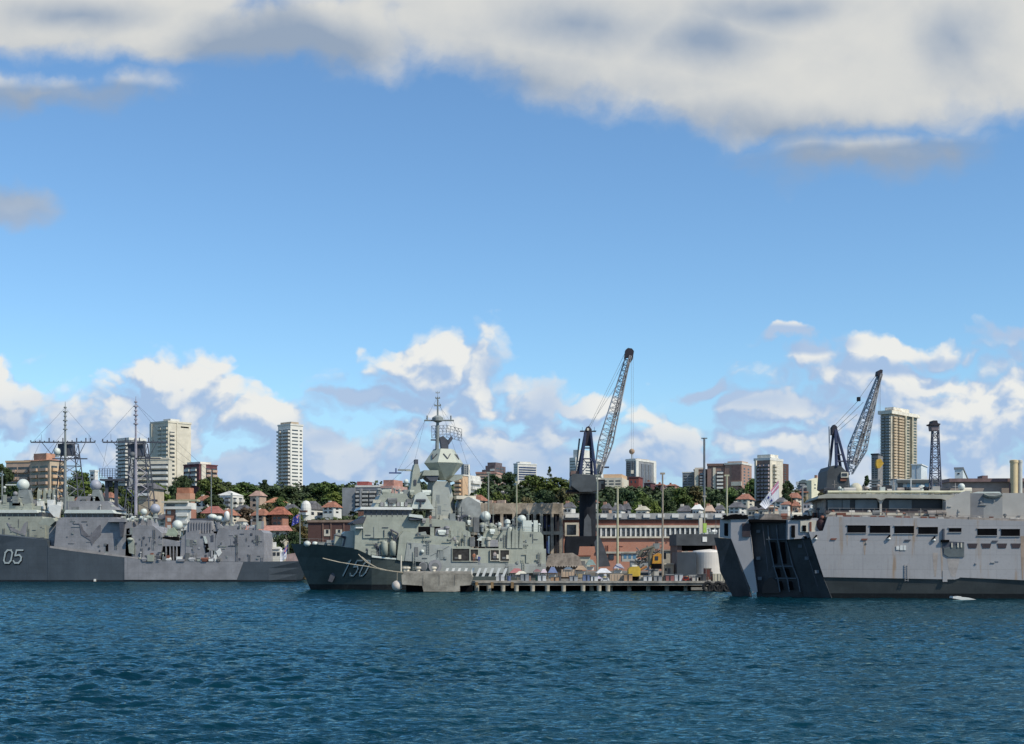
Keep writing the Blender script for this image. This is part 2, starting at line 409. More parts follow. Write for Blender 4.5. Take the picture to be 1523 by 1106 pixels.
def xmast(F, root, X, ytop, yyard, ylow, yfoot, b, hw1, hw2, mat, mat2, off=0):
    """lattice mast with two yards, braces and pole topmast"""
    k = F.t(X)/FP                                 # metres per pixel
    mb = MB(); w0, w1 = 19*k, 9*k
    a = F.a(X, b); zf = F.z(X, yfoot, b); zy = F.z(X, yyard, b); zl = F.z(X, ylow, b)
    c = [(-1,-1),(1,-1),(1,1),(-1,1)]
    nb = 6
    L = [[(a+off*k*.5+sx*(w0+(w1-w0)*i/nb), b+4*k*6+sy*(w0+(w1-w0)*i/nb), zf+(zy-zf)*i/nb) for (sx, sy) in c] for i in range(nb+1)]
    for i in range(nb):
        for q in range(4):
            mb.tube(L[i][q], L[i+1][q], .16, n=5); mb.tube(L[i][q], L[i+1][(q+1) % 4], .09, n=4)
            mb.tube(L[i+1][q], L[i+1][(q+1) % 4], .10, n=4)
    mb.build('lattice_mast', mat2, root)
    mb = MB(); mb.tube((a, b, zf-1), (a, b, zy), .42, .34, 8)
    for (s, zz) in ((-1, .25), (1, .25), (-1, .55), (1, .55)):
        z = zf+(zl-zf)*zz; mb.tube((a, b, z), (a+s*w0*.8, b+1, z+2.4), .12, n=5)
        mb.tube((a, b, z+4), (a+s*w0*.8, b+1, z+2.4), .12, n=5)
    mb.build('fore_leg', mat, root)
    mb = MB(); mb.tube((a, b, zy), (a, b, F.z(X, ytop+14, b)), .30, .24, 6); mb.tube((a, b, F.z(X, ytop+14, b)), (a, b, F.z(X, ytop, b)), .13, .05, 5)
    for i in range(6):
        z = F.z(X, ytop+10+i*6.5, b); rr = (.62 if i % 2 else .42)
        mb.lathe((a, b, z), [(.1,0),(rr,.1),(rr,.35),(.1,.5)], 8)
    mb.build('topmast', mat, root)
    yd = MB(); yd.box(a-hw1[0]*k, b-.15, zy-.16, a+hw1[1]*k, b+.15, zy+.16)
    for i in range(15):
        aa = a+(-hw1[0]+(hw1[0]+hw1[1])*i/14.0)*k; hh = R.choice([.25,.4,.7,.35,1.0])
        yd.box(aa-.12, b-.12, zy+.16, aa+.12, b+.12, zy+.16+hh)
    for s in (-1, 1):
        yd.tube((a+s*hw1[1]*.8*k, b, zy+.1), (a+s*hw1[1]*.8*k, b, zy+2.1), .04, n=4)
    yd.build('upper_yard', mast_d, root)
    yd = MB(); yd.box(a-hw2[0]*k, b-.35, zl-.14, a+hw2[1]*k, b+.35, zl+.14)
    yd.box(a+hw2[1]*k*.4, b-.2, zl+.14, a+hw2[1]*k*.6, b+.2, zl+.55); yd.build('lower_yard', mast_d, root)
    for s, h in ((-1, hw1[0]), (1, hw1[1])):
        br = MB()
        br.tube((a+s*h*.68*k, b, zy), (a+s*h*.40*k, b, zl+1.2*(1 if s < 0 else 0)), .09, n=4)
        br.tube((a+s*h*.22*k, b, zy), (a+s*h*.40*k, b, zl+1.2*(1 if s < 0 else 0)), .09, n=4)
        br.build('yard_brace', mast_d, root)
    pl = MB(); pl.box(a-2.2, b+.6, zy-3.4, a+1.6, b+3.2, zy-.3); pl.build('mast_house', mast_d, root)
def clutter(F, root, n, x0, x1, y, b0, b1, mats, hmax=1.6, seed=1):
    """small deck gear standing on a deck line: each piece its own part"""
    r = random.Random(seed); names = ['locker', 'vent', 'winch', 'antenna', 'hatch_box', 'stanchion']
    for i in range(n):
        x = x0+(x1-x0)*(i+r.random()*.8)/n; b = r.uniform(b0, b1); yy = y(x) if callable(y) else y
        a, _, z = F.P(x, yy, b); z -= .1; nm = r.choice(names); mb = MB(); h = r.uniform(.5, hmax); w = r.uniform(.3, .9)
        if nm in ('locker', 'hatch_box'): mb.box(a-w, b-w*.6, z, a+w, b+w*.6, z+h)
        elif nm == 'vent': mb.lathe((a, b, z), [(w*.45,0),(w*.45,h*.7),(w*.7,h*.75),(w*.6,h),(.05,h*1.1)], 10)
        elif nm == 'winch': mb.tube((a-w, b, z+.5), (a+w, b, z+.5), .45, n=10); mb.box(a-w*.7, b-.4, z, a+w*.7, b+.4, z+.3)
        elif nm == 'antenna': mb.tube((a, b, z), (a, b, z+h*2.2), .07, .04, 5); mb.tube((a-.4, b, z+h*1.5), (a+.4, b, z+h*1.5), .04, n=4)
        else: mb.tube((a, b, z), (a, b, z+h), .12, n=6); mb.lathe((a, b, z+h), [(.1,0),(.3,.1),(.25,.35),(.05,.45)], 8)
        mb.build(nm, r.choice(mats), root)
def wallfit(F, root, n, x0, y0, x1, y1, b, mats, seed, big=1.0):
    """doors, pipes, ladders, cable trays and vents on a bulkhead, each its own part"""
    r = random.Random(seed); k = F.t((x0+x1)/2)/FP
    for i in range(n):
        nm = r.choice(['pipe','door','vent_grille','cable_tray','ladder','junction_box','hose_box','rib']); x = r.uniform(x0, x1); y = r.uniform(y0, y1); mb = MB(); m_ = r.choice(mats)
        a, _, z = F.P(x, y, b); o = r.uniform(.08, .3)
        if nm == 'pipe': h = r.uniform(.8, 2.4)*big; mb.tube((a, b-o*.5, z), (a, b-o*.5, z-h), .07, n=5)
        elif nm == 'rib': w = r.uniform(.8, 2.4)*big; mb.box(a-w/2, b-.12, z-.06, a+w/2, b, z+.06)
        elif nm == 'door': mb.box(a-.35, b-.07, z-1.7, a+.35, b, z)
        elif nm == 'cable_tray': w = r.uniform(.6, 1.8)*big; mb.box(a-w/2, b-.1, z-.06, a+w/2, b, z+.06)
        elif nm == 'ladder':
            mb.box(a-.25, b-.16, z-2.6, a-.19, b-.08, z); mb.box(a+.19, b-.16, z-2.6, a+.25, b-.08, z)
            for q in range(8): mb.box(a-.2, b-.15, z-2.5+q*.32, a+.2, b-.1, z-2.45+q*.32)
        else: w, h = r.uniform(.2, .55)*big, r.uniform(.2, .55)*big; mb.box(a-w/2, b-o*.6, z-h/2, a+w/2, b, z+h/2)
        mb.build(nm, m_, root)
def wire(F, root, pts, b, r_=.03, name='rigging_wire'):
    mb = MB()
    for p, q in zip(pts, pts[1:]): mb.tube(F.P(*p, b), F.P(*q, b), r_, n=4)
    return mb.build(name, mast_d, root)
def railing(F, root, pts, b, h=1.05, mat=None):
    mb = MB(); P = [F.P(x, y, b) for x, y in pts]
    for p, q in zip(P, P[1:]):
        n = max(1, int(abs(q[0]-p[0])/1.6))
        for i in range(n+1):
            f = i/n; c = [p[k]+(q[k]-p[k])*f for k in range(3)]; mb.tube(c, (c[0], c[1], c[2]+h), .025, n=4, caps=False)
        for hh in (h*.5, h): mb.tube((p[0], p[1], p[2]+hh), (q[0], q[1], q[2]+hh), .025, n=4, caps=False)
    return mb.build('railing', mat or mast_g, root)
def part(F, root, name, mat, pts, b0, b1):
    return F.poly(MB(), pts, b0, b1).build(name, mat, root)
def pbx(F, root, name, mat, x0, y0, x1, y1, b0, b1):
    return F.box(MB(), x0, y0, x1, y1, b0, b1).build(name, mat, root)
def dome(F, root, x, y, r, b, mat=None, foot=0, name='radome', sz=1):
    """white ball on its pedestal, radius in photo pixels"""
    k = F.t(x, b)/FP; a, _, z = F.P(x, y, b)
    o = MB().ball((a, b, z), r*k, 18, sz=sz).build(name, mat or dome_w, root, True)
    if foot: MB().lathe((a, b, z-(r+foot)*k), [(r*k*.75,0),(r*k*.5,.3),(r*k*.5,foot*k),(r*k*.8,(foot+r*.45)*k)], 12).build('pedestal', mast_g, root)
    return o
def face_cloth(F, root, name, mat, pts, b): return part(F, root, name, mat, pts, b, b+.05)

# ---------------------------------------------------------------- frigate 05, moored in front at left
def frigate05():
    F = Fr(200, 333); r = F.root('frigate', 'grey frigate with white numbers 05 on its dark bow, moored nearest at left', 'warship')
    st = [(-275,784,.3,.2,-215),(-200,786,3.6,1.2,-170),(-100,789,6.0,3.4,-90),(-20,793.5,6.8,5.2),(40,799.5,7,6.2),(70,803,7,6.5),(71,813,7,6.55),(110,818.5,7,6.8),(150,823.5,7,6.9),(207,831,7,6.95),
          (310,835,7,7),(400,835,7,6.9),(449,834,6.6,5.2,436)]
    h, surf = hull(F, st, navy_h, r)
    digits(F, surf, '05', 5, 837, 10.5, 19, 4, 3.5, r, .22)
    # lighter midship side panel: light on the hull put in as colour
    P = lambda *a: part(F, r, *a); B = lambda *a: pbx(F, r, *a)
    P('midship_lit_panel', navy_m, [(185,829),(207,831.5),(310,835.6),(362,835.6),(352,862),(185,862)], -.10, .2)
    P('rubbing_strake', M('dull_strake',(.36,.33,.31)), [(74,811.5),(105,816),(150,821.5),(205,829),(205,831),(150,824.5),(105,819),(74,814.5)], -.02, .3)
    # bridge
    P('bridge', navy_m, [(80,818),(84,775),(93,769),(173,769),(180,775),(196,776),(196,832),(150,826),(84,818)], .5, 12.5)
    P('bridge_front', M('bridge_front_paint',(.30,.30,.31),.6), [(72,812),(73,786),(80,779),(84,779),(84,818)], 2.5, 10)  # plain, slightly lighter grey for the bridge front
    B('bridge_window_band', glass, 95, 762, 168, 769.6, 1.2, 11.5)
    for i in range(9): B('window_mullion', navy_m, 97+i*8, 762.5, 98.6+i*8, 769.6, 1.1, 1.6)
    P('bridge_roof', dome_w, [(95,763),(98,758),(166,758),(170,763)], .2, 12.2)
    P('bridge_wing', navy_m, [(160,776),(162,771),(186,771),(186,776)], -1.0, .5)
    P('wing_bracket', mast_d, [(177,776),(184,776),(181,798),(179,798)], -.9, .5)
    P('bow_wing', navy_l, [(57,779),(64,771),(78,770),(82,775),(74,782)], .2, 8)
    P('rigging_shadow', M('rigging_shadow_grey',(.17,.165,.18),.8), [(118,779),(121,779),(124,788),(133,797),(140,789),(148,780),(150,781),(150,795),(141,804),(137,811),(134,803),(121,795)], .38, .6)  # dark V-shaped panel painted as the shadow under the rigging
    B('side_door', black, 157, 809, 161, 820, .42, .6)
    P('upper_house', navy_m, [(97,758),(99,745),(160,745),(168,752),(176,758)], 3, 11)
    P('upper_house_step', navy_m, [(112,746),(116,738),(146,738),(150,746)], 4, 9)
    for x, y, w, hh in ((88,750,6,8),(75,749,9,12),(104,741,8,6)): B('signal_locker', white if x < 90 else navy_l, x-w/2, y-hh/2, x+w/2, y+hh/2+3, 4, 5.5)
    P('awning', white, [(72,759),(73,751),(82,750),(91,752),(88,770),(80,768)], 3.5, 4)
    dome(F, r, 142.5, 721.5, 8.5, 5, dome_g, 10)
    P('radar_stand', mast_g, [(134,745),(138,728),(147,728),(153,745)], 4, 6.5)
    # midship
    P('midship_house', navy_m, [(186,832),(188,786),(200,784),(206,780),(228,782),(240,792),(242,812),(236,833)], .5, 12)
    B('upper_casing', navy_m, 188, 776, 200, 790, 1.5, 10); P('missile_trunk', navy_m, [(196,786),(200,772),(206,770),(224,771),(228,784)], 3, 9)
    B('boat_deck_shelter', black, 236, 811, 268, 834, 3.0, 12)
    P('shelter_roof', navy_m, [(228,812),(238,800),(262,804),(278,812)], .8, 12.5)
    for x in (246,252,257,262,268): B('shelter_pillar', navy_m, x, 812, x+1.6, 834, .8, 1.4)
    P('aft_shelter', navy_m, [(268,834),(270,798),(282,790),(296,788),(296,835)], .6, 12)
    B('boat_cradle', black, 240, 798, 262, 804, 1, 4)
    dome(F, r, 264, 781, 8, 4, dome_w, 6, 'radar_dish'); P('fire_control_radar', M('pale_green_paint',(.40,.46,.34)), [(246,796),(250,787),(258,784),(264,792),(262,798)], 2.5, 4.5)
    dome(F, r, 231, 756.5, 7.5, 6, dome_g, 6, 'radar_dish'); dome(F, r, 214, 761, 5, 5, dome_w, 5); dome(F, r, 222, 774, 6.5, 5, navy_l, 0, 'sensor_dome'); dome(F, r, 196, 773, 4, 4, dome_w, 3)
    # funnel with ribs
    P('funnel', M('funnel_grey', (.30,.30,.31), .7), [(276,794),(279,777),(284,773),(314,774),(318,794)], 3, 11)
    for i in range(9): B('funnel_rib', navy_m, 281+i*4, 776, 282.6+i*4, 793, 2.7, 3.05)
    B('funnel_cap', mast_d, 282, 770.8, 315, 773.4, 3.6, 10.4)
    P('engine_house', navy_m, [(276,835),(276,794),(320,793),(322,835)], .45, 12.6)
    # liferaft-like domes and close-in gun
    for x, y, q in ((316,768.5,7),(326,771,6.5),(333,774,5)): dome(F, r, x, y, q, 6, dome_w, 5, 'decoy_dome', .65)
    a, b, z = F.P(337.5, 774, 5); k = F.t(337, 5)/FP
    MB().lathe((a, b, z), [(4*k,0),(4.1*k,9*k),(3.4*k,12*k),(1.5*k,14*k),(.05,14.3*k)], 14).build('gun_dome', white, r, True)
    B('aft_mast', mast_g, 343, 733, 345.4, 790, 5, 5.5); B('after_pole', mast_g, 381, 738, 383.8, 790, 6, 6.6); B('short_pole', mast_g, 313.5, 700, 314.6, 765, 8, 8.3)
    # hangar
    P('hangar', navy_m, [(320,835),(321,797),(326,785),(345,787),(388,788),(392,792),(393,835)], .4, 12.5)
    P('hangar_top_gear', navy_m, [(318,788),(326,779),(334,786),(345,790),(300,790)], 3, 8)
    P('hangar_roof_house', navy_m, [(332,788),(334,781),(352,782),(356,788)], 3, 9)
    clutter(F, r, 12, 325, 392, 787.5, 1.5, 9, [navy_m, navy_l, deck_g, dome_g], 1.5, 5)
    clutter(F, r, 15, 186, 246, lambda x: 785-(4 if x < 225 else -9), 1, 8, [navy_m, navy_l, deck_g, dome_w], 2.0, 6)
    clutter(F, r, 11, 205, 330, 834, -.0, .35, [navy_l, deck_g, white, M('rust_red',(.22,.08,.05))], 1.7, 7)
    clutter(F, r, 9, 100, 170, 745, 3.5, 9, [navy_l, mast_g, dome_w, deck_g], 1.4, 8)
    for (x, y) in ((192,790),(202,838-30),(214,799),(222,815),(230,806),(348,806),(353,809),(376,804),(300,798),(305,812),(306,826),(328,820),(326,812)):
        B('scuttle', mast_d, x-1.2, y-1.4, x+1.2, y+1.4, .30, .5)
    P('side_crane', navy_l, [(192,822),(190,804),(194,800),(199,804),(199,824)], .0, .5); dome(F, r, 193.5, 802, 5, 0, navy_l, 0, 'crane_cover', .6)
    P('white_recess', dome_w, [(302,797),(306,798),(309,808),(305,808)], .3, .5); P('dark_recess', black, [(303,806),(309,806),(311,820),(306,822)], .33, .5)
    P('life_ring', white, [(321,820),(327,815),(330,822),(325,828)], .2, .5)
    railing(F, r, [(85,818),(150,825.5),(186,830)], .2); railing(F, r, [(395,835),(447,834)], .3); railing(F, r, [(322,785),(392,790)], .8)
    # stern shade of paint and flagstaff
    xmast(F, r, 202, 589, 657.5, 681.5, 760, 5, (50,47), (16,37), M('mast_purple',(.34,.32,.36),.6), mast_d)
    b2 = MB()                                    # air search radar on the forward platform
    a0, _, z0 = F.P(163, 703, 6)
    for i in range(9):
        b2.box(a0-2.6+i*.65, 6, z0-1.2, a0-2.5+i*.65, 6.2, z0+1.1)
    for i in range(5): b2.box(a0-2.7, 6, z0-1.2+i*.55, a0+2.8, 6.12, z0-1.12+i*.55)
    b2.box(a0-.5, 6.1, z0-3.5, a0+.5, 7, z0-1); b2.build('air_search_radar', mast_d, r)
    B('radar_platform', mast_d, 148, 711.5, 182, 714.5, 4.5, 9); B('platform_leg', mast_d, 156, 714, 160, 748, 5.5, 6.5); B('platform_leg', mast_d, 170, 714, 174, 760, 5.5, 6.5)
    dome(F, r, 197, 676, 4.5, 2.5, M('radome_dark',(.14,.15,.16)), 2, 'mast_radar')
    g5 = [navy_l, mast_g, deck_g, navy_m, M('gear_pale',(.42,.42,.42))]; g6 = [mast_d, deck_g, mast_g]
    wallfit(F, r, 22, 98, 772, 178, 824, .5, g6+[navy_m], 61); wallfit(F, r, 26, 190, 784, 242, 828, .5, g5+g6, 62); wallfit(F, r, 22, 276, 794, 320, 832, .45, g5+g6, 63); wallfit(F, r, 30, 324, 790, 391, 832, .4, g6+[navy_m,navy_l], 64)
    clutter(F, r, 26, 180, 300, lambda x: 776 if x < 235 else 800, 2, 10, g5+[dome_w], 2.6, 65); clutter(F, r, 20, 88, 175, 757.5, 2, 9, g5, 1.6, 66); clutter(F, r, 22, 296, 392, 786, 1.5, 10, g5+[dome_w], 2.0, 67)
    clutter(F, r, 18, 205, 330, 834, -.1, .3, g5+[white, M('rust_red',(.22,.08,.05))], 2.3, 68)
    for q in (([(202,600),(150,657)]),([(202,600),(248,657)]),([(202,650),(100,750)]),([(202,640),(343,735)]),([(248,658),(345,735)]),([(202,600),(345,733)]),([(160,657),(150,712)]),([(190,681),(170,712)])): wire(F, r, q, 5)
    for i in range(7): MB().tube(F.P(183+i*6.4, 770+(i%2)*3, 1.0), F.P(186.6+i*6.4, 770+(i%2)*3, 1.0), .45, n=10).build('liferaft', dome_w if i % 3 else navy_l, r)
    B('mooring_float', white, 139.3, 861, 141.8, 864.5, -.5, .2)
frigate05()

# ---------------------------------------------------------------- sister frigate behind, sunlit greenish grey
def sister():
    F = Fr(60, 352); r = F.root('frigate', 'lighter greenish frigate moored behind the one numbered 05, its mast far left', 'warship')
    st = [(-330,786,.3,.2,-300),(-250,788,4,2),(-100,797,6.6,5.4),(0,812,7,6.5),(72,818,7,6.9),(200,833,7,7),(330,836,6.6,6)]
    hull(F, st, navy_h, r)
    P = lambda *a: part(F, r, *a); B = lambda *a: pbx(F, r, *a)
    P('bridge', navy_l, [(-40,806),(-36,768),(62,768),(66,775),(69,812),(0,806)], .5, 12.5)
    B('bridge_window_band', glass, -34, 761.5, 62, 769, 1.0, 11.5); P('bridge_roof', dome_w, [(-38,762.5),(-36,758),(54,758),(56,762.5)], .2, 12)
    for i in range(11): B('window_mullion', navy_l, -33+i*8.5, 762, -31.4+i*8.5, 769, .9, 1.3)
    P('rigging_shadow', navy_m, [(10,777),(12,777),(18,784),(30,790),(36,778),(41,775),(42,778),(38,796),(36,796),(29,794),(16,789)], .38, .6)  # rigging shadow again, put in as a darker grey panel
    P('upper_house', navy_l, [(-40,758),(-38,746),(30,747),(33,752),(60,752),(60,758)], 3, 11); P('signal_house', navy_l, [(33,758),(36,750),(46,748),(48,758)], 2, 9)
    P('aft_house', navy_l, [(66,812),(66,770),(120,770),(200,790),(200,833)], 1, 12)
    dome(F, r, 34.5, 721, 9, 5, dome_w, 9); B('radar_arm', dome_w, 8, 719.8, 28, 721.6, 5, 5.3)
    P('radar_stand', mast_g, [(24,750),(28,728),(42,728),(48,750)], 4, 6)
    dome(F, r, 23, 734, 3.5, 4, navy_m, 8, 'sensor_dome'); dome(F, r, 7, 725, 2.3, 4, dome_w, 4)
    P('director', navy_l, [(18,752),(19,742),(24,738),(30,742),(30,752)], 3, 4)
    B('wire_pole', mast_g, 2.2, 700, 3.6, 750, 3, 3.4)
    dome(F, r, 85, 671.5, 5.0, 2.5, dome_w, 3, 'mast_radome', 1.15)
    xmast(F, r, 97, 597, 657.5, 682, 760, 5, (52,45), (19,33), mast_g, mast_d)
    B('flag_locker', navy_m, 48, 744, 56, 759, 5, 7); B('white_locker', white, 55, 745, 64, 757, 4, 6)
    for x in (57, 66, 73, 80): P('canvas_cover', navy_l, [(x-2.5,752),(x-1.5,730),(x,726),(x+1.6,730),(x+2.5,752)], 6, 8)
    P('canvas_screen', white, [(73,752),(74,743),(91,744),(88,768),(80,768)], 8, 8.4)
    clutter(F, r, 16, -5, 92, 747.5, 2, 9, [navy_l, mast_g, white, deck_g, dome_w], 2.1, 12)
    wallfit(F, r, 16, 0, 770, 66, 800, .5, [mast_d, deck_g, mast_g, navy_l], 71); clutter(F, r, 24, -5, 130, lambda x: 747 if x < 90 else 752, 2, 10, [navy_l, mast_g, white, deck_g, dome_w], 2.8, 72)
    for q in (([(97,606),(49,657)]),([(97,606),(141,657)]),([(97,640),(35,712)]),([(141,657),(165,702)]),([(60,657),(30,722)])): wire(F, r, q, 5)
    railing(F, r, [(-30,758),(54,758)], .4); railing(F, r, [(10,747),(60,752)], 2)
sister()

# ---------------------------------------------------------------- frigate 150
def frigate150():
    F = Fr(560, 252, 12); r = F.root('frigate', 'green-grey frigate numbered 150 with a faceted radar tower, moored in the centre', 'warship')
    st = [(433,808.5,.25,.15,467),(452,808.8,2.6,.5,475),(474,809.5,4.6,1.3,490),(500,812,6.0,2.6,512),(532,817,6.9,4.2,540),(553,827,7.0,5.2),(575,830,7,5.9),(602,832.5,7,6.4),(640,833.5,7,6.8),(720,835,7,7),(812,838,6.8,6.6)]
    h, surf = hull(F, st, navy_g, r)
    digits(F, surf, '150', 505, 856, 8.5, 22.5, 5.4, 11, r, .21)
    P = lambda *a: part(F, r, *a); B = lambda *a: pbx(F, r, *a)
    P('superstructure_side', navy_l, [(590,832),(594,797),(600,790),(672,800),(680,812),(697,812),(704,815),(812,816),(812,850),(690,851),(630,850),(628,835),(598,834)], -.25, .6)
    P('shelter_side', M('midship_grey', (.33,.345,.32), .6, .15, .3, streak=True), [(602,832.5),(606,806),(672,812),(680,836),(760,838),(812,838),(812,852),(640,852),(636,836),(602,834)], -.40, -.2)
    # lowest superstructure
    P('forward_house', navy_l, [(527,822),(529,778),(540,769),(605,769),(640,771),(692,776),(694,826),(602,832),(553,826)], .9, 12)
    P('foredeck_gear', navy_l, [(540,818),(543,806),(560,802),(563,826)], 2, 10)
    for x, w in ((572,9),(584,8)): 
        a, b, z = F.P(x, 826, .2); MB().lathe((a, b, z), [(.65,0),(.65,2.3),(.45,2.7),(.1,2.8)], 12).build('decoy_launcher', navy_l, r, True)
    P('deck_edge', dome_w, [(553,825.5),(575,828.6),(602,831),(602,833),(575,831),(553,828.5)], -.06, .3)
    # bridge
    P('bridge', navy_l, [(540,777),(541,766),(612,766),(622,778),(622,800),(540,800)], .7, 12.2)
    P('bridge_flank', mast_d, [(524,777),(533,772),(541,768),(545,768),(541,778),(526,779)], .3, 11)  # sloping wing in dark grey, its shadow put into the colour
    B('bridge_window_band', glass, 541, 757, 612, 768.5, .8, 11.6)
    for i in range(9): B('window_mullion', mast_d, 543.5+i*7.8, 758.5, 545+i*7.8, 768.5, .7, 1.0)
    P('bridge_roof', white, [(535,757.5),(537,753.5),(612,754),(614,758)], .2, 12)
    P('bridge_wing', dome_w, [(608,768),(609,764),(628,766),(630,771)], -.6, .9); B('wing_base', mast_d, 609, 770.3, 627, 773, -.4, .9)
    B('bow_platform', white, 529, 783.5, 540, 785.5, .0, 3)
    # foredeck gun
    P('gun_turret', M('turret_paint', (.52,.545,.49), .5, .08), [(509,813),(510,794),(513,790),(531,788),(535,791),(542,817)], 4.4, 9.4)
    P('turret_face', navy_l, [(497,811),(499,796),(503,792),(508,793),(509,813)], 5.2, 8.6)
    mb = MB(); mb.tube(F.P(514,799,4.2), F.P(497,795,3.6), .22, .14, 8); mb.build('gun_barrel', mast_d, r)
    P('gun_shutter', mast_d, [(509,812),(512,800),(515,798),(512,812)], 4.2, 4.5)
    for x in (457,468.5): dome(F, r, x, 808.5, 5.3 if x<460 else 4.3, 4, dome_w, 0, 'winch_cover', .85)
    B('jackstaff', mast_g, 445.6, 764, 446.9, 809, 6.9, 7.1)
    # foredeck bulwark ledge, small fittings
    clutter(F, r, 12, 545, 604, lambda x: 824+(x-545)*.11, .2, 1.4, [navy_l, deck_g, dome_w, mast_d], 1.6, 21)
    clutter(F, r, 6, 474, 500, 810, 3, 8, [mast_g, deck_g], .6, 22)
    for (x, y, w, hh) in ((560,783,1.2,4),(568,783,1.5,2),(580,782,1.6,2.2),(574,794,2,2),(563,800,1.4,2),(561,813,2,4),(604,783,1.2,3),(641,782,1.3,3),(570,812,1.2,2)):
        B('scuttle', mast_d, x-w, y-hh, x+w, y+hh, .78, 1.0)
    mb = MB(); mb.tube(F.P(581,787,.3), F.P(588,806,.3), .16, n=5); mb.tube(F.P(581,787,.3), F.P(592,793,.3), .16, n=5); mb.tube(F.P(592,793,.3), F.P(588,806,.3), .16, n=5); mb.build('davit', mast_d, r)
    # structure over the bridge
    P('upper_house', navy_l, [(556,754),(560,748),(566,736),(576,733),(604,734),(608,741),(636,748),(640,757)], 2, 10.5)
    P('director_house', M('turret_paint',(.5,.5,.5)), [(612,756),(618,735),(626,731),(632,733),(646,757)], 1.5, 8)
    mb = MB(); mb.tube(F.P(619,744,1.3), F.P(633,744,1.3), .28, n=6); mb.tube(F.P(626,744,1.3), F.P(625,754,1.3), .2, n=6); mb.build('searchlight_bracket', mast_d, r)
    for i in range(7): B('liferaft', dome_w if i % 2 else navy_m, 566+i*6, 746.5, 570.5+i*6, 752.5, 1.6, 2.1)
    P('foremast', navy_l, [(608,740),(612,718),(614,700),(617,690),(622,690),(625,700),(625,720),(630,742)], 4.5, 7.5)
    B('foremast_port', mast_d, 616, 713, 619.5, 721, 4.3, 4.6); B('foremast_head', mast_d, 617, 683, 622, 692, 5.2, 6.8)
    B('foremast_yard', navy_l, 604, 698.2, 613, 700.2, 5, 5.5); B('navigation_radar', M('radar_blue',(.07,.11,.25)), 579, 702, 597, 704, 5.2, 5.7); B('radar_spindle', M('radar_blue',(.07,.11,.25)), 588, 696, 590, 702, 5.3, 5.6); B('radar_arm', mast_g, 592, 697.5, 610, 700, 5.2, 5.6)
    dome(F, r, 604, 716, 3.8, 4, dome_w, 3); P('mast_arm', navy_l, [(622,707),(628,702),(650,700),(650,707),(634,708),(628,712)], 5, 7)
    # main tower and lantern (real facets about a shared axis)
    ca, cb = F.a(660, 6.6), 6.6; k = F.t(660, 6.6)/FP; zz = lambda y: F.z(660, y, 6.6)
    tw = [(-23,14),(-13,-12),(14,-12),(17,10),(0,22)]
    def ring(y, s, pts): return [(ca+x*s*k, cb+b*s*k, zz(y)) for x, b in pts]
    low = [(-27,8),(-21,-17),(9,-19),(23,6),(4,24)]; up = [(-23,6),(-18,-12),(4,-13),(10,4),(2,16)]
    mb = MB(); mb.ext(ring(775, 1.0, low), ring(716, 1.0, up)); mb.build('radar_tower', M('tower_paint', (.345,.36,.325), .55, .1, .4), r)
    n = 6; hexa = lambda R0, ph: [(R0*math.cos(rad(ph+60*i)), R0*math.sin(rad(ph+60*i))*.9) for i in range(n)]
    top, mid, bot = ring(668, 1, hexa(15.5, 5)), ring(689, 1, hexa(30, 5)), ring(714, 1, hexa(9, 35))
    lp = M('lantern_paint', (.43,.45,.37), .5, .06)
    mb = MB(); mb.v = top+mid; 
    for i in range(n): mb.f.append((n+i, n+(i+1) % n, (i+1) % n, i))
    mb.f.append(tuple(range(n))); mb.f.append(tuple(range(2*n-1, n-1, -1))); mb.build('radar_lantern', lp, r)
    mb = MB(); mid2 = [(x, y, z-.02) for x, y, z in mid]; mb.v = mid2+bot
    for i in range(n):
        mb.f.append((i, n+i, (i+1) % n)); mb.f.append(((i+1) % n, n+i, n+(i+1) % n))
    mb.f.append(tuple(range(2*n-1, n-1, -1))); mb.build('lantern_keel', lp, r)
    # chevron marks proud of the lit faces
    for i in range(n):
        j = (i+1) % n; T0, T1, B0, B1 = (Vector(q) for q in (top[i], top[j], mid[i], mid[j]))
        nn = (B1-B0).cross(T0-B0).normalized()
        if nn.y > .3: continue
        f = lambda s, t: (B0.lerp(B1, s)).lerp(T0.lerp(T1, s), t)+nn*-.0
        if nn.dot(Vector(f(.5,.5))-Vector((ca, cb, zz(680)))) < 0: nn = -nn
        mb = MB()
        for s0, s1 in ((.27,.52),(.77,.52)):
            p0, p1 = f(s0, .62)+nn*.06, f(s1, .26)+nn*.06; mb.tube(p0, p1, .13, n=4)
        mb.build('chevron_mark', mast_d, r)
    P('tower_platform', navy_l, [(628,707),(631,699),(652,699),(653,707)], 3.5, 9); P('platform_base', mast_d, [(632,707),(653,707),(650,715),(640,715)], 3.7, 8.8)
    P('aft_platform', navy_l, [(668,714),(676,706),(688,706),(688,711),(674,716)], 4, 9)
    mb = MB(); mb.tube(F.P(650,672,6), F.P(651,622,6), .38, .28, 8); mb.tube(F.P(651,622,6), F.P(651,590,6), .2, .12, 6); mb.tube(F.P(651,590,6), F.P(651,581,6), .05, n=4); mb.build('mast_pole', mast_g, r)
    for (x0, x1, y, th) in ((631,675,625,.16),(646,656,603,.12),(647.5,654.5,592,.10),(648,654,584,.07)):
        mb = MB(); mb.tube(F.P(x0,y,6), F.P(x1,y,6), th, n=6)
        for q in ((x0+x1)/2-((x1-x0)*.4), (x0+x1)/2+((x1-x0)*.4)): mb.tube(F.P(q,y,6), F.P(q,y-(x1-x0)*.14-1,6), th*.9, n=5)
        mb.build('crossarm', mast_g, r)
    MB().lathe(F.P(651,628,6), [(.4,0),(1.1,.3),(1.1,.9),(.5,1.3)], 12).build('mast_collar', mast_g, r)
    B('mast_bracket', mast_d, 641, 653, 649, 655, 5.8, 6.2)
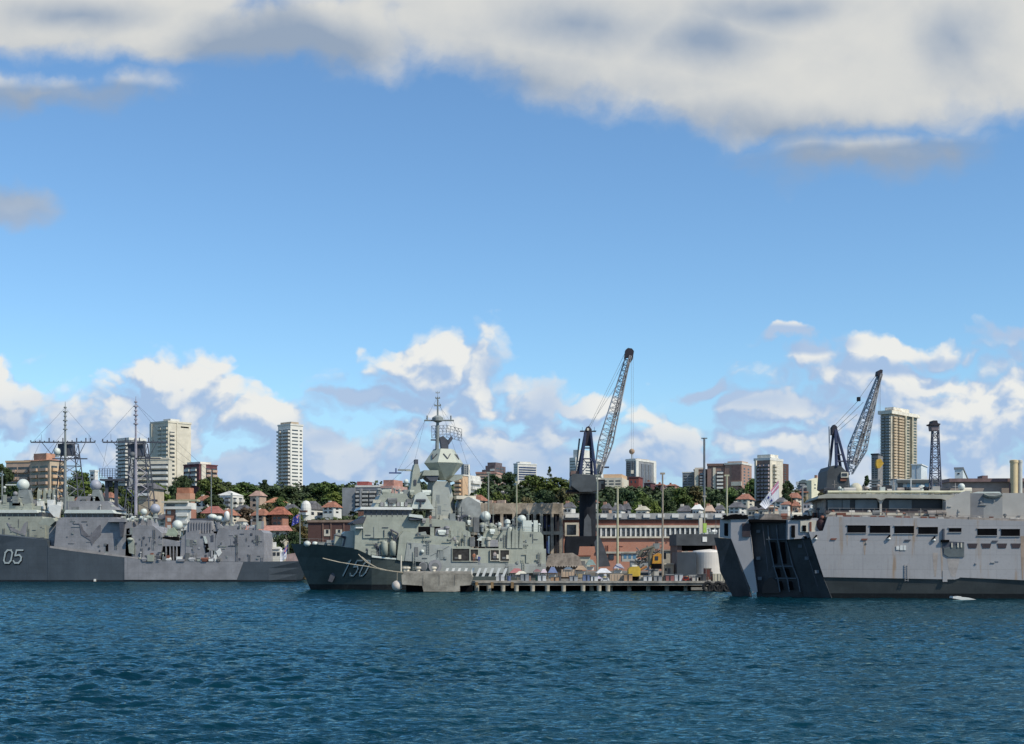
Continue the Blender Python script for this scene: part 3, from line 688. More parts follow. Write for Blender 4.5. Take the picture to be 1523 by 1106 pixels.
    mb = MB(); cx_, cz_ = 666, 641                # curved open-lattice air search antenna
    pts = lambda i, s: F.P(642+i*5.6, 632+s*18+abs(i-4)*.9+ (i-4)*.6, 7.5-((i-4)**2)*.09-s*.2)
    for i in range(9):
        mb.tube(pts(i,0), pts(i,1), .06, n=4)
        for s in (0,.25,.5,.75,1):
            if i < 8: mb.tube(pts(i,s), pts(i+1,s), .05, n=4)
        if i < 8: mb.tube(pts(i,0), pts(i+1,.5), .045, n=4); mb.tube(pts(i,1), pts(i+1,.5), .045, n=4)
    mb.build('air_search_radar', M('antenna_grey',(.20,.225,.25)), r)
    P('radar_mount', mast_d, [(657,668),(656,659),(654,650),(659,648),(667,655),(672,648),(674,652),(667,662),(667,668)], 6.5, 8.2)
    # boat bay
    B('boat_bay', black, 619, 783, 655, 808, .80, .95); P('bay_grey_panel', mast_g, [(621,792),(633,790),(640,808),(624,808)], .72, .79)  # slanted grey panel set before the black bay
    B('bay_post', navy_l, 640, 784, 646, 808, .5, .8); P('bay_light_panel', navy_m, [(646,812),(648,786),(660,784),(664,808)], .55, .8)
    for x, y, w in ((664,798,9),(678,793,13),(693,800,9)): P('deckhouse', navy_l, [(x-w,y+14),(x-w*.8,y-8),(x-w*.2,y-13),(x+w*.7,y-9),(x+w,y+14)], .6, 6)
    # funnel: leaning barrel
    mb = MB(); F.poly(mb, [(683,782),(682,757),(688,743),(697,738),(714,748),(716,762),(710,782),(705,797)], 3, 10); mb.build('funnel', M('funnel_paint', (.29,.30,.285), .6), r)
    P('funnel_top', white, [(700,745),(703,740),(714,744),(715,751)], 3.4, 9); B('exhaust_roof', creamy, 679, 737, 708, 742, 4, 9.5)
    mb = MB(); k2 = F.t(690, 2.7)/FP
    for i in range(8):
        a0 = rad(20+i*20); a1 = rad(40+i*20); mb.tube(F.P(692+9*math.cos(a0), 776-9*math.sin(a0), 2.6), F.P(692+9*math.cos(a1), 776-9*math.sin(a1), 2.6), .3, n=6)
    mb.build('intake_arch', mast_d, r)
    # aft part, hangar
    for (x, y, q, ft, m_) in ((722,768,8,6,dome_w),(776,772,6.6,7,dome_w),(718,783,7,0,navy_l),(731,783,5.5,0,navy_l),(688,803,4.4,4,dome_w),(716,799,4,3,dome_w)): dome(F, r, x, y, q, 3, m_, ft)
    P('hangar', navy_l, [(741,838),(742,800),(748,789),(804,791),(808,796),(810,838)], -.1, 12.5)
    P('hangar_gear', navy_l, [(716,812),(720,790),(736,783),(745,790),(745,815)], 1.5, 8)
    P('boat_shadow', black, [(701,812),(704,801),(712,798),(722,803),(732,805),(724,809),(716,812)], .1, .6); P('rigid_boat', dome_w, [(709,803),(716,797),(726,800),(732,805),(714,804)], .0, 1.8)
    fr_ = M('frame_cream',(.45,.43,.35))
    for (x0,y0,x1,y1) in ((673,816,698,834),(700,817,711,834),(730,818,742,833),(744,818,757,834)):
        B('bay_opening', M('bay_dark',(.035,.032,.03),.8,.4,1.5), x0, y0, x1, y1, -.47, -.42); 
        mb = MB()
        for q in ((x0-1,y0-1.2,x1+1,y0),(x0-1,y1,x1+1,y1+1),(x0-1,y0,x0,y1),(x1,y0,x1+1,y1)): F.box(mb, *q, -.6, -.42)
        mb.build('bay_frame', fr_ if x0 > 699 else navy_l, r)
        for j in range(2): B('stowed_gear', [deck_g, creamy, navy_m][j], x0+3+j*6, y1-6-j*3, x0+8+j*5, y1-3, -.55, -.48)
    dome(F, r, 628, 820, 3, -.5, dome_w, 0, 'searchlight'); 
    mb = MB(); mb.tube(F.P(641,826,-.45), F.P(668,812,-.45), .05, n=4); mb.build('boat_boom', mast_g, r)
    clutter(F, r, 18, 655, 742, 812, -.2, .4, [navy_l, deck_g, mast_g, fr_, navy_m], 2.2, 31); clutter(F, r, 14, 700, 805, 790, 1, 8, [navy_l, mast_g, dome_w, deck_g], 2.0, 32)
    clutter(F, r, 12, 640, 700, lambda x: 777+abs(x-670)*.1, 1.2, 3, [navy_l, navy_m, mast_g, dome_w], 1.8, 33); clutter(F, r, 11, 560, 640, 735, 3, 9, [navy_l, mast_g, dome_w], 1.3, 34)
    for x in (757,764,768,775): P('stowed_mast', navy_l, [(x-3,815),(x-2,790),(x,783),(x+2.5,790),(x+3,815)], -.4, .6)
    railing(F, r, [(446,809),(474,809.5),(497,811)], 2.5); railing(F, r, [(553,827),(604,832)], .2); railing(F, r, [(742,790),(805,792)], .2); railing(F, r, [(560,754),(612,754)], .5)
    g5 = [navy_l, mast_g, deck_g, navy_m, fr_]; g6 = [mast_d, deck_g, mast_g]
    wallfit(F, r, 22, 545, 780, 612, 824, .7, g6+[navy_l], 81); wallfit(F, r, 24, 604, 792, 680, 830, -.42, g6[1:]+[navy_l], 82); wallfit(F, r, 16, 745, 793, 806, 812, -.1, g6[1:]+[navy_l], 83); wallfit(F, r, 12, 745, 820, 808, 846, -.4, g6[1:]+[navy_l], 84); wallfit(F, r, 10, 642, 730, 668, 765, 1.5, [navy_l, mast_g], 85, .7)
    clutter(F, r, 30, 655, 745, lambda x: 790+abs(x-700)*.1, .3, 6, g5+[dome_w], 3.0, 86); clutter(F, r, 22, 560, 640, 747, 1.5, 6, g5, 1.5, 87); clutter(F, r, 22, 742, 806, 790, .6, 9, g5+[dome_w], 2.4, 88); clutter(F, r, 16, 612, 690, 777, .8, 3, g5, 2.0, 89)
    for q in (([(651,590),(592,700)]),([(651,592),(700,740)]),([(674,625),(712,744)]),([(632,625),(617,684)]),([(651,600),(768,765)]),([(617,684),(540,753)])): wire(F, r, q, 6, .025)
    # hose reel and twin drums on the side
    for x in (629,647): 
        a, b, z = F.P(x, 842, -.6); MB().tube((a, b-.3, z), (a, b+.4, z), 1.25 if x > 640 else .8, n=18).build('hose_reel', navy_m, r); MB().tube((a, b-.36, z), (a, b-.28, z), .7, n=14).build('reel_hub', deck_g, r)
    # worn anchor recess
    sx = surf(492, 857); P('anchor', mast_d, [(488,864),(491,855),(495,851),(500,853),(497,860),(494,866)], sx-.5, sx+.2)
frigate150()
# ---------------------------------------------------------------- landing ship at right
lite_s = M('landing_ship_grey', (.385,.37,.365), .55, .07, .12, streak=True, rust=.8)
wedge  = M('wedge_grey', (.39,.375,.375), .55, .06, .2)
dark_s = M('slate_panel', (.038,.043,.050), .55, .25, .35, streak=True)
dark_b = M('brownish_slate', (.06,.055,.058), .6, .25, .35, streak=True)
band_s = M('lower_band', (.062,.066,.064), .5, .2, .2, streak=True, split=(.75, (.006,.006,.007)))
beige  = M('beige_superstructure', (.46,.43,.385), .7, .08, .25)
beige_d= M('weathered_beige', (.36,.31,.27), .8, .3, .6)
screen = M('grey_canvas', (.34,.335,.32), .85, .1, .3)
rustr  = M('rust_red', (.22,.08,.05), .8, .3, 1.5)
yell   = M('yellow_paint', (.62,.42,.06), .55, .15)
def poly3(F, root, name, mat, pts, back=.4):
    f = [F.P(*p) for p in pts]; return MB().ext(f, [(p[0]+back*.2, p[1]+back, p[2]) for p in f]).build(name, mat, root)
def landing_ship():
    F = Fr(1300, 204, -6); r = F.root('landing_ship', 'huge grey landing ship with a slatted dark stern gate, filling the right side', 'warship')
    P = lambda *a: part(F, r, *a); B = lambda *a: pbx(F, r, *a)
    zl = -1.5
    def down(x, b): # pixel row of z = -1.5
        return YH+(H+1.5)*FP/F.t(x, b)
    # port side: upper light plating, lower dark band
    P('side_plating', lite_s, [(1203,791),(1215,790),(1224,789),(1231,768),(1300,768.5),(1400,771),(1530,775),(1760,780),(1760,864),(1530,863),(1428,858.5),(1426,860),(1420,861.5),(1225,858)], 0, 1.2)
    MB().ext([F.P(1224,856,.12), F.P(1760,862,.12), (F.a(1760,1.0), 1.0, -1.5), (F.a(1243,1.0), 1.0, -1.5)], [F.P(1224,856,9)[:1]+(9,)+(F.P(1224,856,.12)[2],), (F.a(1760,9), 9, F.z(1760,862,.12)), (F.a(1760,9), 9, -1.5), (F.a(1243,9), 9, -1.5)]).build('lower_hull', band_s, r)
    P('upper_hull_core', lite_s, [(1233,862),(1233,770),(1300,770),(1400,772),(1530,777),(1760,783),(1760,862)], 1.25, 22)
    # slanted stern: near quarter, gate, far quarter
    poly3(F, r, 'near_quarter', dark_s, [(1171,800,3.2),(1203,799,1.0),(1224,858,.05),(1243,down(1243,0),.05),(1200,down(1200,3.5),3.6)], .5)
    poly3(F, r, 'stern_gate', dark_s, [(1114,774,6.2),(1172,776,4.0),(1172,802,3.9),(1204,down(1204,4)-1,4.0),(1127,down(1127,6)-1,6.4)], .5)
    # gate ribs
    gate_b = lambda x: 6.1-(x-1114)*.036
    mb = MB()
    for x0, x1 in ((1142,1158),(1155,1172),(1168,1188)):
        p = [(x0,781),(x0+1.6,803),(x0+(x1-x0)*.5+1,842),(x1-1,862),(x1+2,880)]
        for q, w in zip(p, p[1:]): mb.tube(F.P(q[0],q[1],gate_b(q[0])-.15), F.P(w[0],w[1],gate_b(w[0])-.15), .11, n=5)
    for y, x0, x1 in ((802,1140,1172),(842,1149,1178),(860,1153,1184)): mb.tube(F.P(x0,y,gate_b(x0)-.15), F.P(x1,y,gate_b(x1)-.15), .10, n=5)
    mb.build('gate_rib', M('rib_slate',(.10,.12,.14)), r)
    mb = MB()
    for (x0,y0,x1,y1) in ((1146,806,1156,838),(1160,806,1170,838),(1152,845,1162,858),(1166,845,1176,858),(1158,864,1166,877),(1171,864,1181,877)):
        mb.ext([F.P(x0,y0,gate_b(x0)-.04),F.P(x1-3,y0,gate_b(x1)-.04),F.P(x1,y1,gate_b(x1)-.04),F.P(x0+3,y1,gate_b(x0)-.04)], [F.P(x0,y0,gate_b(x0)+.1),F.P(x1-3,y0,gate_b(x1)+.1),F.P(x1,y1,gate_b(x1)+.1),F.P(x0+3,y1,gate_b(x0)+.1)])
    mb.build('gate_recess', black, r)
    P('gate_lintel', black, [(1114,776),(1114,772),(1172,773),(1172,777)], 3.8, 9)
    mb = MB(); k = F.t(1145,7)/FP
    arc = [(1133,882)]+[(1133+15-15*math.cos(rad(a)), 882-24*math.sin(rad(a))) for a in (20,45,70,90)]+[(1156,866),(1160,882)]
    mb.ext([F.P(x,y,gate_b(x)-.1) for x, y in arc], [F.P(x,y,gate_b(x)+.1) for x, y in arc]); mb.build('rubber_arch', M('dull_brown',(.035,.028,.026)), r)
    for x, y in ((1128,790),(1128,830),(1130,860),(1190,812),(1200,830),(1215,850)):
        bb = gate_b(x) if x < 1170 else 3.2-(x-1171)*.06; pq = F.P(x, y, bb-.25); MB().box(pq[0]-.3, pq[1], pq[2]-.25, pq[0]+.3, pq[1]+.3, pq[2]+.25).build('hinge_lug', M('rib_slate',(.10,.12,.14)), r)
    for x0, y0, x1, y1 in ((1134,779,1142,850),(1194,802,1216,872)):
        wire(F, r, [(x0,y0),(x1,y1)], min(gate_b(x0),2)-.9 if x0 > 1180 else gate_b(x1)-.6, .05, 'hanging_rope')
    # far quarter: light wedge facing us, dark outer side going away
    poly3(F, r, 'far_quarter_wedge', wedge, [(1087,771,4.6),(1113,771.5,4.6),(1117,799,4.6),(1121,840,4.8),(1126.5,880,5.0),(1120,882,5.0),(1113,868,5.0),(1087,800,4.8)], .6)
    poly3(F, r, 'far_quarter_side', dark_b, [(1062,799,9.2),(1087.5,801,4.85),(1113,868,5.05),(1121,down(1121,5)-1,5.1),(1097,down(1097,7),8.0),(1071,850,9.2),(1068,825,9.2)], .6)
    B('wedge_window', M('window_brown',(.05,.035,.04)), 1104, 778, 1116, 798, 4.45, 4.65)
    poly3(F, r, 'far_cabin', wedge, [(1071,773,7.6),(1087.3,771,4.8),(1087.5,801,4.8),(1070,799,7.6)], .5); 
    poly3(F, r, 'cabin_door', black, [(1077,778,6.5),(1082.6,778,5.5),(1082.8,797,5.5),(1077,797,6.5)], .1)
    P('cabin_awning', black, [(1074,772),(1080,767.5),(1087,765),(1095,764),(1104,766),(1112,765.5),(1113,771.5),(1086,772)], 4.4, 9)
    # near cabin
    P('near_cabin', wedge, [(1171.5,802),(1172,773),(1188,771),(1216,770),(1216,791),(1203,800)], 1.1, 8)
    B('cabin_door', black, 1177, 781, 1182.5, 799, .95, 1.15)
    P('cabin_awning', black, [(1176,772.5),(1184,768),(1194,767.5),(1208,766.5),(1207,771),(1195,772.5)], .8, 8)
    B('pale_locker', creamy, 1190.5, 774, 1214, 791, .9, 1.2); B('locker_opening', black, 1193.5, 781, 1199, 790, .8, .92); B('locker_opening', rustr, 1204, 776, 1207, 790, .8, .92)
    dome(F, r, 1222, 779.5, 7.8, 1.2, M('dark_red_drum',(.06,.025,.025)), 0, 'fender_drum', 1.3); dome(F, r, 1223, 770, 3.6, .9, rustr, 0, 'valve')
    P('fairlead', black, [(1195,797),(1199,797),(1201,801),(1198,801)], .8, 1.1)
    P('stern_bulkhead', beige_d, [(1113,773),(1114,767),(1150,763),(1178,768),(1178,773)], 12, 14)
    # window openings
    for (x0,x1,y0,y1) in ((1260.5,1288,781,792),(1294,1324,781.5,792.5),(1330.5,1359.5,782,793),(1366,1395,783.5,794),(1411.5,1430,785,791),(1454,1483,786,796),(1489,1517,786.5,797),(1535,1565,788,798)):
        B('side_opening', black, x0, y0, x1, y1, -.06, .2)
        mb = MB(); F.box(mb, x0-1, y0-1, x1+1, y0, -.14, .1); F.box(mb, x0-1, y1, x1+1, y1+.9, -.14, .1); mb.build('opening_frame', lite_s, r)
    for x0 in (1439,1459.5,1483,1503.5,1530): P('small_window', M('window_brown',(.05,.04,.05)), [(x0,808),(x0+15,808),(x0+13,815),(x0+2,815)], -.06, .2)
    P('platform_recess', mast_d, [(1401,804.5),(1434,806),(1434,828),(1410,828),(1403,822)], -.09, .2); B('recess_roof', black, 1400, 802.5, 1412, 806, -.4, .1)
    P('recess_panel', M('recess_grey',(.14,.16,.16)), [(1404,815),(1434,808),(1434,828),(1411,828),(1404,824)], -.14, -.08)
    for x in (1415,1424,1429): B('recess_stanchion', creamy, x, 807, x+1.8, 814, -.25, -.12)
    B('recess_arm', mast_d, 1402.5, 786, 1405, 804, -.3, .1)
    for x, y in ((1213,799),(1322,799),(1389,801)):
        dome(F, r, x, y+2, 2.6, -.1, white, 0, 'flood_light', .8); P('light_bracket', black, [(x-3,y+1),(x+1,y-4),(x+3,y-3),(x,y+1)], -.3, .1)
    for x, y in ((1240,801.5),(1286,802),(1350,803.5),(1480,805)): P('scupper', rustr if x in (1240,1286) else mast_d, [(x-4,y-1.3),(x+5,y-1.3),(x+3,y+1.3),(x-5,y+1.3)], -.12, .1)
    mb = MB(); F.box(mb, 1333, 812, 1337.5, 817.5, -.1, .1); F.box(mb, 1338.5, 811, 1343, 818, -.1, .1); F.box(mb, 1343.8, 811, 1347.5, 818, -.1, .1); mb.build('name_plate', white, r)
    # deck edge, rusty coaming
    P('deck_coaming', beige_d, [(1228,769),(1229,765),(1300,765.5),(1405,768),(1530,772),(1760,778),(1760,780),(1530,775),(1300,770)], .3, 4)
    P('deck_edge_pipe', creamy, [(1232,765.3),(1236,761.5),(1405,763.5),(1405,766.5)], 1.0, 1.6)
    for i in range(13): P('rust_patch', rustr if i % 3 else beige, [(1245+i*12.5,768.8+i*.25),(1245+i*12.5,766.2+i*.2),(1253+i*12.5,766.2+i*.2),(1255+i*12.5,769+i*.25)], .2, .45)
    # deckhouse
    B('deckhouse', beige_d, 1226, 741, 1404, 765, 4, 19); B('window_band', M('dark_glazing',(.02,.022,.026),.4), 1229, 742.5, 1404, 758, 3.8, 4.05)  # near-black glazing behind the paler panes
    gl = M('grey_green_pane', (.12,.15,.165), .25, .2, .3)
    for x0, x1 in ((1231,1252),(1253,1264),(1272,1305),(1322,1356)): B('window_pane', gl, x0, 743.5, x1, 757, 3.6, 3.82)
    B('sill', M('dark_sill',(.10,.08,.08)), 1228, 758, 1404, 762.5, 3.5, 4.0)
    for x in (1310,1404): P('canopy_post', beige, [(x-1.6,762),(x-1.6,748),(x-6,741),(x+6,741),(x+1.6,748),(x+1.6,762)] if x == 1310 else [(x-1.6,762),(x-1.6,741),(x+1.6,741),(x+1.6,762)], 3.0, 3.5)
    P('canopy', M('canopy_beige',(.42,.40,.33),.8,.12), [(1216,741),(1218,737),(1231,734),(1420,735.5),(1418,739),(1408,744),(1400,741.5),(1318,740.5),(1310,744),(1303,740.5),(1232,740.5)], 2.6, 20)
    MB().tube(F.P(1231,731.5,3.5), F.P(1435,731.5,3.5), .22, n=8).build('fuel_pipe', M('cream_pipe',(.66,.62,.42),.5), r)
    for x in (1250,1285,1320,1388,1420): MB().tube(F.P(x,731.5,3.5), F.P(x,737,3.5), .12, n=6).build('pipe_stand', beige, r)
    B('signal_staff', white, 1354.5, 710, 1355.7, 735, 6, 6.3)
    P('aft_house', beige, [(1406,778),(1407,745),(1436,730),(1443,730),(1443,778)], 1.2, 19); B('aft_door', beige_d, 1414, 768, 1420, 776, 1.1, 1.25); B('aft_door', beige_d, 1428, 768, 1434, 776, 1.1, 1.25)
    mb = MB(); xs = [1443,1462,1463,1490,1491,1530,1760]; mm = [screen, M('dark_canvas',(.22,.22,.225),.85,.1,.3), screen, beige]
    for i, (x0, x1, y0) in enumerate(((1443,1463,733),(1463,1491,734),(1491,1560,733),(1560,1760,731))):
        P('canvas_screen', [M('dark_canvas',(.2,.2,.2)), screen, beige, beige][i], [(x0,780),(x0,y0),(x1,y0+.4),(x1,780)], 1.5+i*.02, 18)
    mb = MB()
    for p, q in (((1463,735.5),(1470,738)),((1470,738),(1480,738.5)),((1480,738.5),(1490,735.5))): mb.tube(F.P(*p,1.3), F.P(*q,1.3), .25, n=6)
    mb.build('canvas_edge', M('edge_grey',(.2,.22,.2)), r)
    P('screen_top', dome_w, [(1443,733.5),(1455,731),(1487,731),(1489,733.5)], 2, 18)
    railing(F, r, [(1407,778),(1530,779)], .5, 1.2, beige_d); B('red_reel', rustr, 1472, 768, 1478, 778, .6, 1); dome(F, r, 1488, 774, 3.5, .8, rustr, 0, 'valve'); B('deck_winch', screen, 1478, 770, 1500, 778, .7, 2)
    dome(F, r, 1430, 723.5, 5, 6, dome_w, 5); dome(F, r, 1273, 727, 9.3, 8, M('ivory_dome',(.62,.57,.42)), 5, 'satellite_dome', 1.0)
    clutter(F, r, 16, 1232, 1420, 734.8, 4, 9, [beige, dome_w, deck_g, creamy, beige_d], 1.0, 41); clutter(F, r, 10, 1120, 1228, lambda x: 771, 12.1, 14, [beige, deck_g, rustr, creamy], 1.6, 42)
    clutter(F, r, 8, 1415, 1520, 778, .5, 1.0, [beige_d, rustr, beige, deck_g], 1.2, 43)
    for x, y0, y1, w, c in ((1286,804,826,5,.5),(1260,793,812,3,.4),(1391,822,858,9,.35),(1401,804,858,5,.45),(1418,829,858,22,.25),(1521,797,862,7,.6),(1352,793,806,2.5,.3),(1510,797,808,2,.4),(1324,793,803,2,.3)):
        n_ = 'rust_streak'; m_ = M('rust_stain_%d' % int(c*100), tuple(.42*(1-c)+q*c for q in (.36,.20,.08)), .85, .15, .8)
        P(n_, m_, [(x-w*.45,y0),(x+w*.45,y0),(x+w*.3,(y0+y1)/2),(x+w*.12,y1),(x-w*.15,y1-1),(x-w*.35,(y0+y1)/2)], -.012, .3)
    wallfit(F, r, 6, 1240, 798, 1520, 850, 0, [lite_s, lite_s, lite_s, screen], 91, .5); wallfit(F, r, 5, 1410, 740, 1442, 776, 1.2, [beige], 92, .5); wallfit(F, r, 4, 1450, 740, 1522, 776, 1.48, [screen], 93, .5)
    clutter(F, r, 26, 1230, 1440, 733, 4, 12, [beige, dome_w, deck_g, creamy, beige_d, steel_d], 1.3, 94); clutter(F, r, 16, 1232, 1405, 767, .6, 2, [beige_d, rustr, beige, deck_g], .6, 95); clutter(F, r, 12, 1176, 1226, 770, 1.5, 8, [beige, deck_g, rustr, steel_d, creamy], 1.8, 96)
    for x in (1078,1085,1093,1101,1108,1183,1190,1198,1205): dome(F, r, x, 766.5+(x%3), 3.2, 10 if x < 1150 else 1.5, black, 0, 'tarpaulin_bundle', .7)
    railing(F, r, [(1232,766),(1404,768)], .5, 1.1, beige_d); railing(F, r, [(1120,770),(1178,771)], 12, 1.1, beige_d)
    for x, x2, y in ((1480,1487,834),(1344,1347,850)): B('draught_mark', M('faint_mark',(.25,.26,.28)), x, y, x2-2, y+2, -.05, .1)
    MB().tube(F.P(1150,770,12.2), F.P(1157,715,12.2), .12, .07, 6).build('ensign_staff', mast_g, r)
landing_ship()

# ---------------------------------------------------------------- pier, pontoon and wharf
FW = Fr(850, 246, 0)
def wharf():
    F = FW; r = F.root('pier', 'long concrete pier on dark piles, between the centre frigate and the landing ship', 'pier')
    zt = F.z(850, 864.5, 0)
    mb = MB(); a0, a1 = F.a(700,0), F.a(1090,0)
    mb.box(a0, 0, zt-.75, a1, 34, zt); mb.build('deck', conc_d, r)
    MB().box(a0, -.2, zt-.28, a1, .02, zt+.1).build('edge_beam', concr, r)
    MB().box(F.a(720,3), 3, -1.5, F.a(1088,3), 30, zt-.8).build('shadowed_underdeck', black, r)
    xs = [709,727,748,768,792,814,838,867,891,904]
    pile = MB().tube((0,0,-2), (0,0,zt-.7), .42, n=10)
    p0 = None
    for i, x in enumerate(xs):
        o = pile.build('pile', M('pale_pile',(.42,.38,.30),.9,.2), r) if p0 is None else share('pile', p0.data, r)
        p0 = p0 or o; o.location = (F.a(x,-.1), -.1, 0)
    for i in range(8):
        x = 880+i*28; share('pile', p0.data, r, (F.a(x,1.6), 1.6, 0))
    MB().box(F.a(1028,-.4), -.4, .2, F.a(1062,-.4), .5, .7).build('timber_waling', conc_d, r)
    mb = MB(); mb.tube(F.P(984,868,-1.0), F.P(998,868,-1.0), .9, n=8); 
    MB().box(F.a(700,-.1), -.15, zt-.05, F.a(760,-.1), .1, zt+.1).build('kerb_strip', M('ochre_kerb',(.30,.19,.09)), r)
    for x in (707,730,760): MB().box(F.a(x,-.25), -.3, zt-1.2, F.a(x+4,-.25), -.12, zt-.1).build('fender_board', M('ochre_kerb',(.3,.2,.1)), r)
    return zt
zw = wharf()
def pontoon():
    F = Fr(650, 239); r = F.root('dolphin', 'pale concrete mooring dolphin stepping down beside the frigate numbered 150', 'mooring dolphin')
    F.poly(MB(), [(598,869),(597,855),(602,852),(700,853),(703,858),(699,870),(684,871),(684,879),(676,879.8),(630,879.5),(628,871)], 0, 6).build('body', M('dolphin_concrete', (.36,.325,.265), .9, .3, .45, bump=.5), r)
    for x in (629,653,676): F.box(MB(), x, 855, x+.8, 870, -.05, .02).build('joint', conc_d, r)
    F.box(MB(), 600, 849.5, 700, 853, .8, 5).build('cap', concr, r)
    F.box(MB(), 604, 870, 628, 881, 1, 5).build('footing', black, r)
    F.box(MB(), 684, 870, 702, 881, 1, 5).build('footing', black, r)
    for x in (602,606,622,645): MB().lathe(F.P(x,851,2), [(.35,0),(.35,.6),(.55,.7),(.5,1.0),(.1,1.05)], 10).build('bollard', creamy, r)
    MB().tube(F.P(596.5,850,1.5), F.P(596.5,826,1.5), .14, n=6).build('lamp_post', creamy, r)
pontoon()
def single(mb, name, mat, label, cat, group=None, smooth=False):
    o = mb.build(name, mat, None, smooth); return tag(o, label, cat, group)
def at0(F, x, y, b):
    """world point of a pixel at depth offset b of an unrotated frame"""
    a, b_, z = F.P(x, y, b); v = F.O+Vector((a*F.c-b*F.s, a*F.s+b*F.c, z)); return v
def local_box(name, mat, label, cat, F, x0, y0, x1, y1, b0, b1, group=None, parts=(), ztop=None):
    """a thing standing on its own empty at the middle of its foot; parts are (name, mat, fx0, fy0, fx1, fy1, out)"""
    p = at0(F, x0, y1, b0); q = at0(F, x1, y0, b0); w, h, d = q.x-p.x, q.z-p.z, b1-b0
    r = thing(name, label, cat, (p.x+w/2, p.y+d/2, p.z), 0, group)
    MB().box(-w/2, -d/2, 0, w/2, d/2, h).build('body', mat, r)
    for (pn, pm, a, c, e, g, o) in parts: MB().box(-w/2+w*a, -d/2-o, h*c, -w/2+w*e, -d/2+.05, h*g).build(pn, pm, r)
    return r, w, h, d
# round fender balls
for i, (x, lb) in enumerate(((590.5, 'round white fender hanging low at the frigate side by the dolphin'),)):
    r = thing('fender', lb, 'fender', at0(Fr(x,240), x, 876, 0)); k = .12
    MB().ball((0,0,.6), .95, 16).build('ball', M('scuffed_white',(.62,.55,.48)), r, True); MB().tube((0,0,1.3),(0,.4,3),.05,n=5).build('lanyard', rope_c, r)
# mooring ropes from bow to dolphin
F = Fr(560, 244)
for lab, pts in (('upper mooring rope sagging from the green frigate bow to the dolphin', [(533,824),(545,836),(560,844),(580,849),(602,851)]),
                 ('lower mooring rope running across the number 150 on the bow', [(480,830),(505,836),(530,840),(545,842),(570,847),(602,852)]),
                 ('second slack rope beside the upper one at the bow of the green frigate', [(538,828),(550,838),(566,847),(586,850),(602,852.5)])):
    mb = MB()
    for p, q in zip(pts, pts[1:]): mb.tube(F.P(*p,-1.5), F.P(*q,-1.5), .10, n=5)
    o = mb.build('mooring_rope', rope_c); o.location = F.O; tag(o, lab, 'rope', 'ropes at the bow')
# slanted white screens of the gangway
proto = None
slabs = []
F = Fr(700, 243.5)
xs = [663,672,681,691,701,711,720,730,740,750]
for i, x in enumerate(xs):
    b = at0(F, x, 857, 0)
    where = ['leftmost of the row, over the dolphin','second of the row from the left','third of the row from the left','fourth of the row, over the end of the dolphin','fifth of the row from the left',
             'sixth of the row, below the people','seventh of the row from the left','third from the right end of the row','second from the right end of the row','rightmost of the row, next to the red awning'][i]
    r = thing('screen_panel', 'slanted white screen, '+where, 'screen', b, 0, 'slanted white screens along the pier edge')
    if proto is None:
        s = MB().ext([(-.45,0,0),(.05,0,0),(.6,0,1.5),(.15,0,1.5)], [(-.45,.08,0),(.05,.08,0),(.6,.08,1.5),(.15,.08,1.5)]).build('panel', white, r)
        t_ = MB().tube((.3,.1,1.3),(.5,.6,0),.04,n=4).build('strut', mast_g, r); proto = (s.data, t_.data)
    else: share('panel', proto[0], r); share('strut', proto[1], r)
# ---------------------------------------------------------------- goods on the pier
cont = [('container',(.56,.42,.30),835,847,856,858,'pinkish cream container at the pier edge, right of the dark tent','container'),
        ('container',(.56,.50,.38),951,856,970,865,'white container at the pier edge right of the yellow machine','container'),
        ('container',(.50,.38,.27),907,854,929,864,'tan container at the pier edge left of the yellow machine','container'),
        ('container',(.30,.31,.30),990,854,1012,864.5,'long grey container right of the tall lamp pole','container'),
        ('container',(.36,.36,.34),1025,855,1046,864.5,'grey container under the round tank','container'),
        ('container',(.60,.56,.44),1060,853,1083,864.5,'cream box at the right end of the pier by the stern','container'),
        ('crate',(.45,.36,.22),857,852,870,858.5,'small cream crate beside the cluttered tents','crate'),
        ('crate',(.40,.24,.10),970,857,981,865,'brown crate with a dark mark right of the white container','crate'),
        ('crate',(.16,.05,.04),1049,845,1058,862,'dark red crate under the tank','crate'),
        ('crate',(.66,.60,.42),986,857,990.5,865,'narrow cream box at the foot of the lamp pole','crate'),
        ('cabinet',(.32,.34,.34),938,833,966,848,'grey plant cabinet behind the yellow machine','cabinet'),
        ('cabinet',(.5,.49,.46),966,846,980,856,'white cabinet with a dark door behind the container row','cabinet'),
        ('storage_shed',(.58,.52,.40),988,838,1002,855,'cream shed left of the grey tank','shed'),
        ('storage_shed',(.50,.49,.40),856,826,878,846,'cream shed with red eave at the foot of the dark crane','shed'),
        ('site_cabin',(.46,.47,.43),925,822,948,835,'pale cabin with blue windows before the brick workshop','cabin'),
        ('site_cabin',(.44,.40,.32),985,818,1004,838,'pale cabin with one dark window right of the crawler crane','cabin')]
